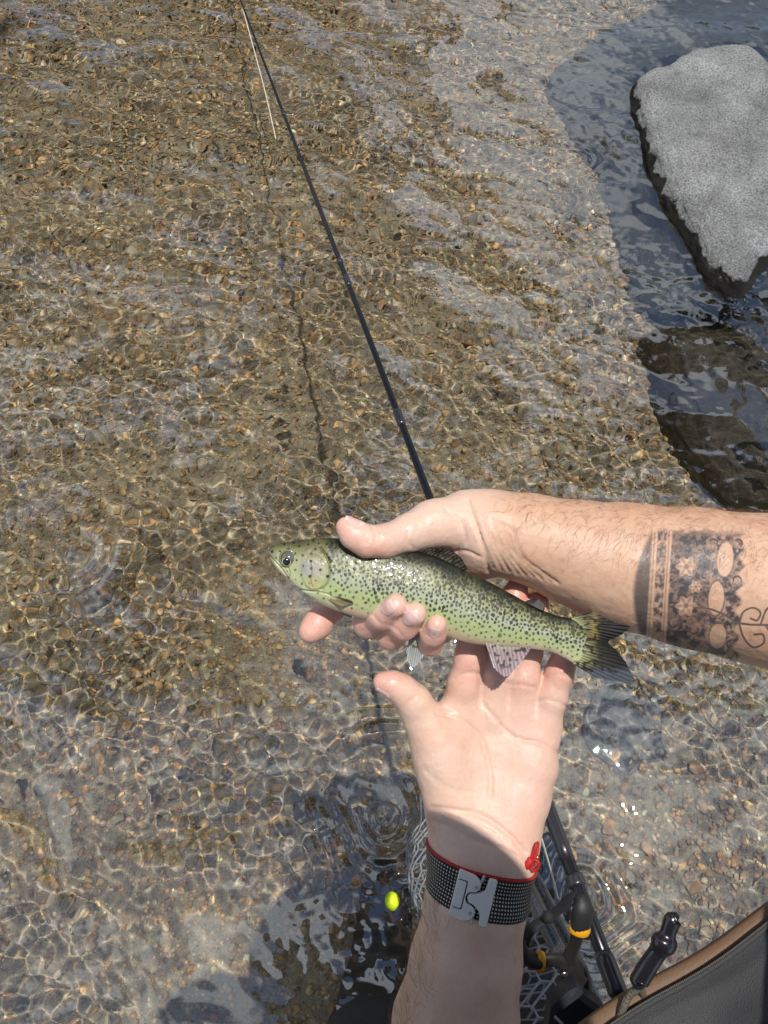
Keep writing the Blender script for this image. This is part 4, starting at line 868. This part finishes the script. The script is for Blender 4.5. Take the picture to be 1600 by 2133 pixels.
# red string
red_m = material('red_string', (.42, .012, .012), .6, bump=[(1200, .0004, 'noise')])
brac = empty('string_bracelet', W(C(1003, 1785, .46))); tag(brac, 'thin red string bracelet with small gold beads tied above the watch band', 'bracelet')
p, _ = around(C(1003, 1785, .460), e1, np.cross(e1, ax), left_arm, .0006)
p = np.vstack([p, p[:3]]); V, F = tube(p, .0009, 8, caps=False); keep(mesh('string', W(V), tris(F), red_m), brac)
kr = C(1098, 1812, .450)
for pts in ([(1096, 1806, .446), (1108, 1786, .444), (1116, 1764, .444), (1120, 1758, .446), (1118, 1776, .445), (1110, 1800, .445), (1100, 1812, .446)], [(1098, 1810, .446), (1112, 1792, .443), (1121, 1796, .442), (1120, 1808, .443), (1110, 1814, .444), (1104, 1804, .444)], [(1098, 1812, .445), (1108, 1800, .444), (1118, 1762, .446)]):
    keep(tube_obj('loop', W(spline([C(*q) for q in pts], 40)), .0011, red_m, None, 8), brac)
keep(tube_obj('knot', W(spline([C(1088, 1808, .446), C(1099, 1801, .4435), C(1106, 1786, .444)], 10)), [.0012] + [.0023] * 8 + [.0012], red_m), brac)
gold_m = material('gold_bead', (.75, .42, .16), .25, metal=1)
for q in ((1119, 1757, .4495), (1119, 1786, .446), (1096, 1812, .449)):
    V, F = icosphere(2); keep(mesh('bead', W(V * .0014 + C(*q)), F, gold_m), brac)

# ================================================================ FLY ROD, LINE, INDICATOR
black = material('black_carbon', (.006, .006, .008), .28, coat=.12, spec=.4); wrapm = material('thread_wrap', (.018, .016, .02), .35, coat=.5); chrome = material('guide_steel', (.35, .35, .37), .25, metal=1)
R0, R1 = C(1300, 2100, .53), C(497, -10, 2.22)
def rod_at(py):
    a, b_ = (1066.5 - py) / 1600, None; k = (R0[1] + a * R0[2]) / ((R0[1] + a * R0[2]) - (R1[1] + a * R1[2])); return R0 + (R1 - R0) * k, k
rod = empty('fishing_rod', W(R0)); tag(rod, 'long slim black fishing rod reaching out over the water beneath the hands', 'fishing rod')
RX = R0 + (R1 - R0) * 1.25
tt = np.linspace(0, 1, 60); keep(tube_obj('blank', W(R0 + (RX - R0) * tt[:, None]), np.interp(tt, [0, .04, .16, .55, 1], [.0056, .0054, .0044, .0032, .0020]), black, n=16), rod)
rd = norm(R1 - R0)
def rod_r(k): return float(np.interp(k / 1.25, [0, .04, .16, .55, 1], [.0056, .0054, .0044, .0032, .0020]))
for py, ln, ex in ((1835, .010, 1.35), (2030, .03, 1.25), (1690, .08, 1.12), (870, .03, 1.28), (585, .03, 1.28), (545, .012, 1.35), (235, .03, 1.4)):
    c, k = rod_at(py); o = tube_obj('wrap', W(np.array([c + rd * s for s in np.linspace(-ln / 2, ln / 2, 8)])), [rod_r(k) * (1.02 if q in (0, 7) else ex) for q in range(8)], wrapm, n=14); keep(o, rod)
side = norm(np.cross(rd, [0, 0, 1]))
for py, rr in ((1836, .0055), (872, .0045), (562, .0042), (236, .004)):
    c, k = rod_at(py); a = np.linspace(0, 2 * np.pi, 24); nn = norm(np.cross(side, rd)); cc_ = c - nn * (rod_r(k) + rr * .8)
    V, F = tube(cc_ + rr * (np.cos(a)[:, None] * side + np.sin(a)[:, None] * nn), .0006, 6, caps=False); keep(mesh('guide', W(V), tris(F), chrome), rod)
line_m = material('pale_line', (.62, .56, .42), .5)
fl = tube_obj('fly_line', np.array(spline([P(488, -45, 2.24), P(520, 70, 2.17), P(552, 190, 2.09), to_z(578, 304, WZ - .005)], 30)), .0013, line_m, n=8); tag(fl, 'pale cream fly line slanting into the water beside the rod', 'fishing line')
f2_ = tube_obj('fly_line', W(spline([C(1106, 1690, .80), C(1122, 1728, .80), C(1138, 1780, .83), C(1152, 1830, .88), C(1163, 1872, .93)], 30)), .0011, line_m, n=8); tag(f2_, 'short length of pale line hanging between the wrist and the rod butt', 'fishing line')
q = to_z(817, 1877, WZ + .004); V, F = icosphere(4); ind_m = material('fluorescent_foam', (.62, .80, .012), .6, bump=[(160, .0012, 'noise')])
ind = mesh('strike_indicator', V * [.0112, .0128, .0112] * (1 + .05 * vnoise(V * 3, 2))[:, None] + q, F, ind_m); tag(ind, 'round fluorescent yellow strike indicator floating by the net', 'float')

# ================================================================ LANDING NET
rub = material('clear_rubber', (.22, .225, .23), .4, coat=.1, spec=.5)
net = empty('landing_net', P(1130, 2080, .62)); tag(net, 'landing net with grey rubber honeycomb bag trailing in the water under the forearm', 'net')
NX = spline([P(1205, 2330, .86), P(1130, 2130, .90), P(1040, 1960, .98), P(960, 1800, 1.06), P(918, 1680, 1.11)], 400); NR = np.interp(np.linspace(0, 1, 400), [0, .3, .55, .75, 1], [.080, .072, .072, .080, .080])
s1 = norm(np.cross(NX[-1] - NX[0], [0, 0, 1.])); s2 = np.cross(s1, norm(NX[-1] - NX[0]))
SGN = 1. if s2[2] > 0 else -1.
def bag(a, ph):                         # a 0..1 along, ph angle
    k = np.clip(a, 0, 1) * 399; k0 = np.clip(k.astype(int), 0, 398); f = (k - k0)[:, None]; c = NX[k0] * (1 - f) + NX[k0 + 1] * f
    e = np.clip((a - .70) / .30, 0, 1); r = NR[k0] * np.sqrt(np.maximum(1 - e**2.2, 0))
    p = c + (r * np.cos(ph))[:, None] * s1 + (r * np.where(np.sin(ph) * SGN > 0, .85, 1.9) * np.sin(ph))[:, None] * s2
    p += .005 * np.stack([vnoise(p * 18, s) for s in (1, 2, 3)], -1); return p
cw = 20; per = 2 * np.pi / cw; hx = .0440; E = set(); pts = {}
nr = int(.99 / hx)
def node(rw, c):
    return (rw, c % cw)
for rw in range(nr):
    for c in range(cw):
        # each cell row: zig-zag of nodes, two per column
        E.add((('a', rw, c), ('b', rw, c))); E.add((('b', rw, c), ('a', rw, (c + 1) % cw)))
        if rw + 1 < nr:
            if rw % 2 == 0: E.add((('b', rw, c), ('a2', rw + 1, c)))
            else: E.add((('b', rw, c), ('a2', rw + 1, c)))
def npos(t):
    k, rw, c = t; odd = rw % 2; kk = k
    if k == 'a2': kk = 'a'; c = c + (0 if odd else 1) if False else c
    base = c + (0 if kk == 'a' else .5) + (.5 if odd else 0); a = (rw * hx)**.86 + (0 if kk == 'a' else .0150); return a, base * per
arr = [];
for p0, p1 in E:
    a0, b0 = npos(p0); a1, b1 = npos(p1)
    d_ = (b1 - b0 + np.pi) % (2 * np.pi) - np.pi; arr.append((a0, b0, a1, b0 + d_))
arr = np.array(arr); parts = []
T4 = np.linspace(0, 1, 4)
Pq = np.stack([bag(arr[:, 0] + (arr[:, 2] - arr[:, 0]) * t, arr[:, 1] + (arr[:, 3] - arr[:, 1]) * t) for t in (0, 1)], 1)
dv = norm(Pq[:, 1] - Pq[:, 0]); uu3 = norm(np.cross(dv, [.3, .5, .81])); ww3 = np.cross(dv, uu3); rr_ = .00135; VV = []
for e in (0, 1):
    for k in range(6): th_ = k * np.pi / 3; VV.append(Pq[:, e] + rr_ * (math.cos(th_) * uu3 + math.sin(th_) * ww3))
VV = np.stack(VV, 1); Fk = np.array([[k, (k + 1) % 6, 6 + (k + 1) % 6, 6 + k] for k in range(6)]); FN = (Fk[None] + (np.arange(len(VV)) * 12)[:, None, None]).reshape(-1, 4)
keep(mesh('mesh_bag', VV.reshape(-1, 3), FN, rub), net)
carb = material('carbon_weave', (.03, .03, .032), .25, coat=.8, spec=.6, bump=[(700, .0005, 'voronoi')], vary=(500, .6))
keep(tube_obj('hoop', W(spline([C(1065, 1780, .70), C(1100, 1850, .66), C(1140, 1935, .62), C(1185, 2020, .59), C(1230, 2110, .57), C(1250, 2200, .57)], 40)), .0062, carb, n=14), net)
keep(tube_obj('hoop', W(spline([C(1090, 1785, .72), C(1125, 1850, .69), C(1165, 1930, .65), C(1205, 2010, .62), C(1250, 2110, .60)], 40)), .0055, carb, n=14), net)

# ================================================================ PLIERS ON A LANYARD
pl = empty('pliers', P(1170, 2000, .5)); tag(pl, 'black fishing pliers with yellow bands hanging by a lanyard below the watch', 'pliers')
grip = material('rubber_grip', (.018, .018, .019), .55, bump=[(900, .0002, 'noise')]); pmet = material('blackened_steel', (.035, .033, .032), .32, metal=.5, coat=.3); yel = material('yellow_band', (.72, .34, .012), .45)
def chain_obj(name, rows, mat, n=40, flat=1., side=None, parent=pl, sides=16):
    q = spline([np.r_[C(a, b, d), r * d / 1600] for a, b, d, r in rows], n); V, F = tube(q[:, :3], np.maximum(q[:, 3], .0002), sides, flat, side)
    return keep(mesh(name, W(V), tris(F), mat), parent)
chain_obj('handle_grip', [(1200, 1868, .488, 6), (1208, 1876, .487, 17), (1214, 1895, .486, 23), (1211, 1920, .487, 23), (1207, 1936, .488, 21)], grip, flat=.7, side=(1, 0, 0))
chain_obj('yellow_band', [(1208.5, 1928, .488, 22.4), (1207, 1935, .488, 23.2), (1205, 1942, .4885, 21.5)], yel, 14, flat=.72, side=(1, 0, 0))
chain_obj('handle', [(1206, 1936, .489, 17), (1199, 1962, .491, 14), (1188, 1988, .493, 16), (1186, 2004, .494, 19)], pmet, flat=.6, side=(1, 0, 0))
chain_obj('handle_grip', [(1092, 1958, .490, 5), (1088, 1972, .489, 15), (1094, 1990, .489, 21), (1109, 2000, .489, 22), (1122, 2002, .490, 20)], grip, flat=.7, side=(0, 0, 1))
chain_obj('yellow_band', [(1117, 2002, .4895, 21.5), (1124, 2003, .4895, 22.5), (1131, 2003, .490, 20)], yel, 14, flat=.72, side=(0, 1, 0))
chain_obj('handle', [(1126, 2002, .491, 16), (1150, 1999, .492, 14), (1172, 2003, .494, 19), (1192, 2015, .495, 23)], pmet, flat=.6, side=(0, 1, 0))
chain_obj('jaw', [(1172, 1992, .495, 20), (1192, 2012, .495, 26), (1208, 2045, .496, 25), (1218, 2085, .498, 18), (1222, 2120, .500, 12)], pmet, flat=.5, side=(1, 0, 0))
chain_obj('jaw', [(1185, 2012, .500, 22), (1192, 2050, .502, 20), (1200, 2090, .504, 14)], pmet, flat=.5, side=(1, 0, 0))
a = np.linspace(0, 2 * np.pi, 16, endpoint=False); V, F = icosphere(2); keep(mesh('pivot', W(V * [.0022, .0022, .0009] + C(1176, 2031, .4895)), F, chrome), pl)
web = material('black_webbing', (.012, .012, .015), .75, bump=[(1500, .0003, 'noise')])
chain_obj('lanyard', [(1090, 1975, .492, 13), (1096, 1948, .495, 15), (1118, 1926, .497, 12), (1142, 1910, .497, 10), (1165, 1894, .495, 12), (1188, 1874, .492, 14), (1200, 1870, .490, 12)], web, flat=.45, side=(.5, .8, 0))
chain_obj('knot', [(1134, 1916, .494, 8), (1142, 1910, .493, 14), (1150, 1904, .494, 9)], web, 14)
she = material('nylon_sheath', (.012, .014, .024), .7, bump=[(800, .0004, 'noise')])
sh3 = empty('tool_sheath', P(1200, 2110, .49)); tag(sh3, 'navy nylon sheath at the edge of the bag holding the plier jaws', 'sheath')
V, F = prism(np.array([(1140, 2180), (1150, 2105), (1185, 2072), (1205, 2062), (1218, 2078), (1262, 2110), (1290, 2160), (1280, 2240), (1160, 2260)]) * [1, -1] / 1600 * .478 + np.array([-800, 1066.5]) / 1600 * .478, 0, .016, .003)
V[:, 2] = V[:, 2] - .494
q = V.copy(); me = bpy.data.meshes.new('pocket'); me.from_pydata(W(q).tolist(), [], [tuple(f) for f in F]); me.materials.append(she); o = bpy.data.objects.new('pocket', me); COL.objects.link(o); keep(o, sh3)
chain_obj('stitched_tab', [(1156, 2118, .4775, 3), (1172, 2134, .4772, 3.4)], material('reflective_thread', (.5, .5, .52), .5), 8, parent=sh3, sides=8)

# ================================================================ SLING PACK
pk = empty('sling_pack', P(1500, 2100, .42)); tag(pk, 'grey fabric sling pack with brown edge trim hanging below the right arm', 'bag')
cloth = material('grey_packcloth', (.040, .040, .043), .58, bump=[(1600, .00025, 'voronoi')], vary=(40, .12), spec=.35); brown = material('brown_trim', (.15, .085, .045), .6, bump=[(900, .0003, 'noise')]); zipm = material('zipper_teeth', (.10, .09, .075), .5)
O = C(1225, 2176, .43); ev = norm(np.array([375., 246, 0])); wv = norm(np.array([246., -375, 0])); zv = np.array([0, 0, 1.])
nu_, nw_ = 120, 96; U = np.linspace(0, 1, nu_); Wd = np.linspace(0, 1, nw_); Ug, Wg = np.meshgrid(U, Wd, indexing='ij'); LU, LWd, TH = .30, .24, .040
env_ = np.clip(1 - np.abs(2 * Ug - 1)**6, 0, 1)**.5 * np.clip(1 - np.abs(2 * Wg - 1)**7, 0, 1)**.5
wob_ = vnoise(np.c_[(Ug * 6).ravel(), (Wg * 4).ravel(), 0 * Ug.ravel()], 4).reshape(Ug.shape)
ed = Wg * LWd                             # distance in from the trimmed edge
fold = .0095 * np.exp(-((ed - .021 - .004 * wob_) / .006)**2) - .0100 * np.exp(-((ed - .034 - .005 * wob_) / .004)**2) + .0060 * np.exp(-((ed - .052 - .012 * wob_) / .010)**2)
fold += .0065 * np.sin((Ug * 9 + Wg * 3 + .8 * wob_) * 2.6) * np.exp(-(ed / .09)**2) * smooth01(ed, .004, .02) + .006 * vnoise(np.c_[(Ug * 6).ravel(), (Wg * 9).ravel(), 0 * Ug.ravel()], 8).reshape(Ug.shape)
rdg = np.abs(vnoise(np.c_[(Ug * 5 + Wg * 4).ravel(), (Wg * 5 - Ug * 2).ravel(), 0 * Ug.ravel()], 15).reshape(Ug.shape)); fold += .022 * (.25 - rdg) * smooth01(ed, .03, .06)
zt = TH * env_ * .55 + fold * env_
base_ = O + Ug[..., None] * LU * ev + Wg[..., None] * LWd * wv
sag = -.0015 * np.sin(Ug * 17)[..., None] * wv * np.exp(-(ed / .02)**2)[..., None]
Vt = base_ + sag + zt[..., None] * zv; Vb_ = base_ + sag - (TH * env_ * .6)[..., None] * zv
i = np.arange(nu_ * nw_).reshape(nu_, nw_); F = np.stack([i[:-1, :-1], i[:-1, 1:], i[1:, 1:], i[1:, :-1]], -1).reshape(-1, 4); n0 = nu_ * nw_
rim_ = np.r_[i[:, 0], i[-1, 1:], i[::-1, -1][1:], i[0, ::-1][1:-1]]; k = np.arange(len(rim_)); kn = (k + 1) % len(rim_)
keep(mesh('pouch', W(np.vstack([Vt.reshape(-1, 3), Vb_.reshape(-1, 3)])), np.vstack([F, F[:, ::-1] + n0, np.stack([rim_[k], rim_[k] + n0, rim_[kn] + n0, rim_[kn]], -1)[:, ::-1]]), cloth), pk)
eu = np.linspace(0, .93, 60); ep = O + eu[:, None] * LU * ev + (-.0015 * np.sin(eu * 17))[:, None] * wv
keep(tube_obj('piping', W(ep + [0, 0, .001]), .0019, cloth, n=8), pk)
gs0 = ep + .0005 * wv - [0, 0, .004]; gw = np.interp(eu, [0, .25, .6, .85, .93], [.006, .0045, .0025, .0012, .0004]); gst = gs0 - wv * gw[:, None] - np.array([0, 0, .003])
A = np.stack([gs0 + wv * .004, gs0, gst, gst - [0, 0, .004], gs0 - [0, 0, .01] + wv * .01], 1); m5 = 5; i = np.arange(59)[:, None] * m5; j = np.arange(4)[None]; F = np.stack([i + j, i + j + 1, i + m5 + j + 1, i + m5 + j], -1).reshape(-1, 4)
keep(mesh('edge_trim', W(A.reshape(-1, 3)), F, brown), pk)
zp = ep[:34] - wv * .0016 + [0, 0, .0012]; zz_ = []
for k in range(0, 150):
    t_ = k / 149 * 33; a0 = int(min(t_, 32)); c_ = zp[a0] + (zp[a0 + 1] - zp[a0]) * (t_ - a0); zz_.append(c_)
parts = []
for k, c_ in enumerate(zz_): parts.append(tube(np.array([c_ - wv * .0010, c_ + wv * .0010]), .00045, 6))
V, F = join(parts); o = mesh('zipper', W(V), F, zipm); keep(o, pk)
tog = material('black_rubber', (.012, .010, .014), .28, coat=.4)
chain_obj('toggle', [(1332, 2043, .425, 21), (1334, 2039, .425, 21), (1352, 2010, .424, 20.5), (1371, 1982, .423, 20), (1381, 1968, .422, 27), (1387, 1956, .422, 26), (1391, 1945, .422, 17.5), (1397, 1928, .422, 18), (1401, 1917, .422, 18.5), (1402, 1916, .422, 17)], tog, 60, flat=.85, parent=pk)
chain_obj('pull_cord', [(1340, 2030, .427, 9), (1328, 2058, .43, 9), (1310, 2075, .432, 8), (1298, 2100, .432, 8), (1290, 2125, .433, 8)], material('olive_cord', (.10, .09, .065), .7, bump=[(700, .0006, 'voronoi')]), 30, parent=pk, sides=10)
chain_obj('pull_cord', [(1342, 2030, .428, 8), (1336, 2056, .432, 8), (1340, 2074, .436, 8)], material('olive_cord', (.12, .105, .07), .7), 20, parent=pk, sides=10)
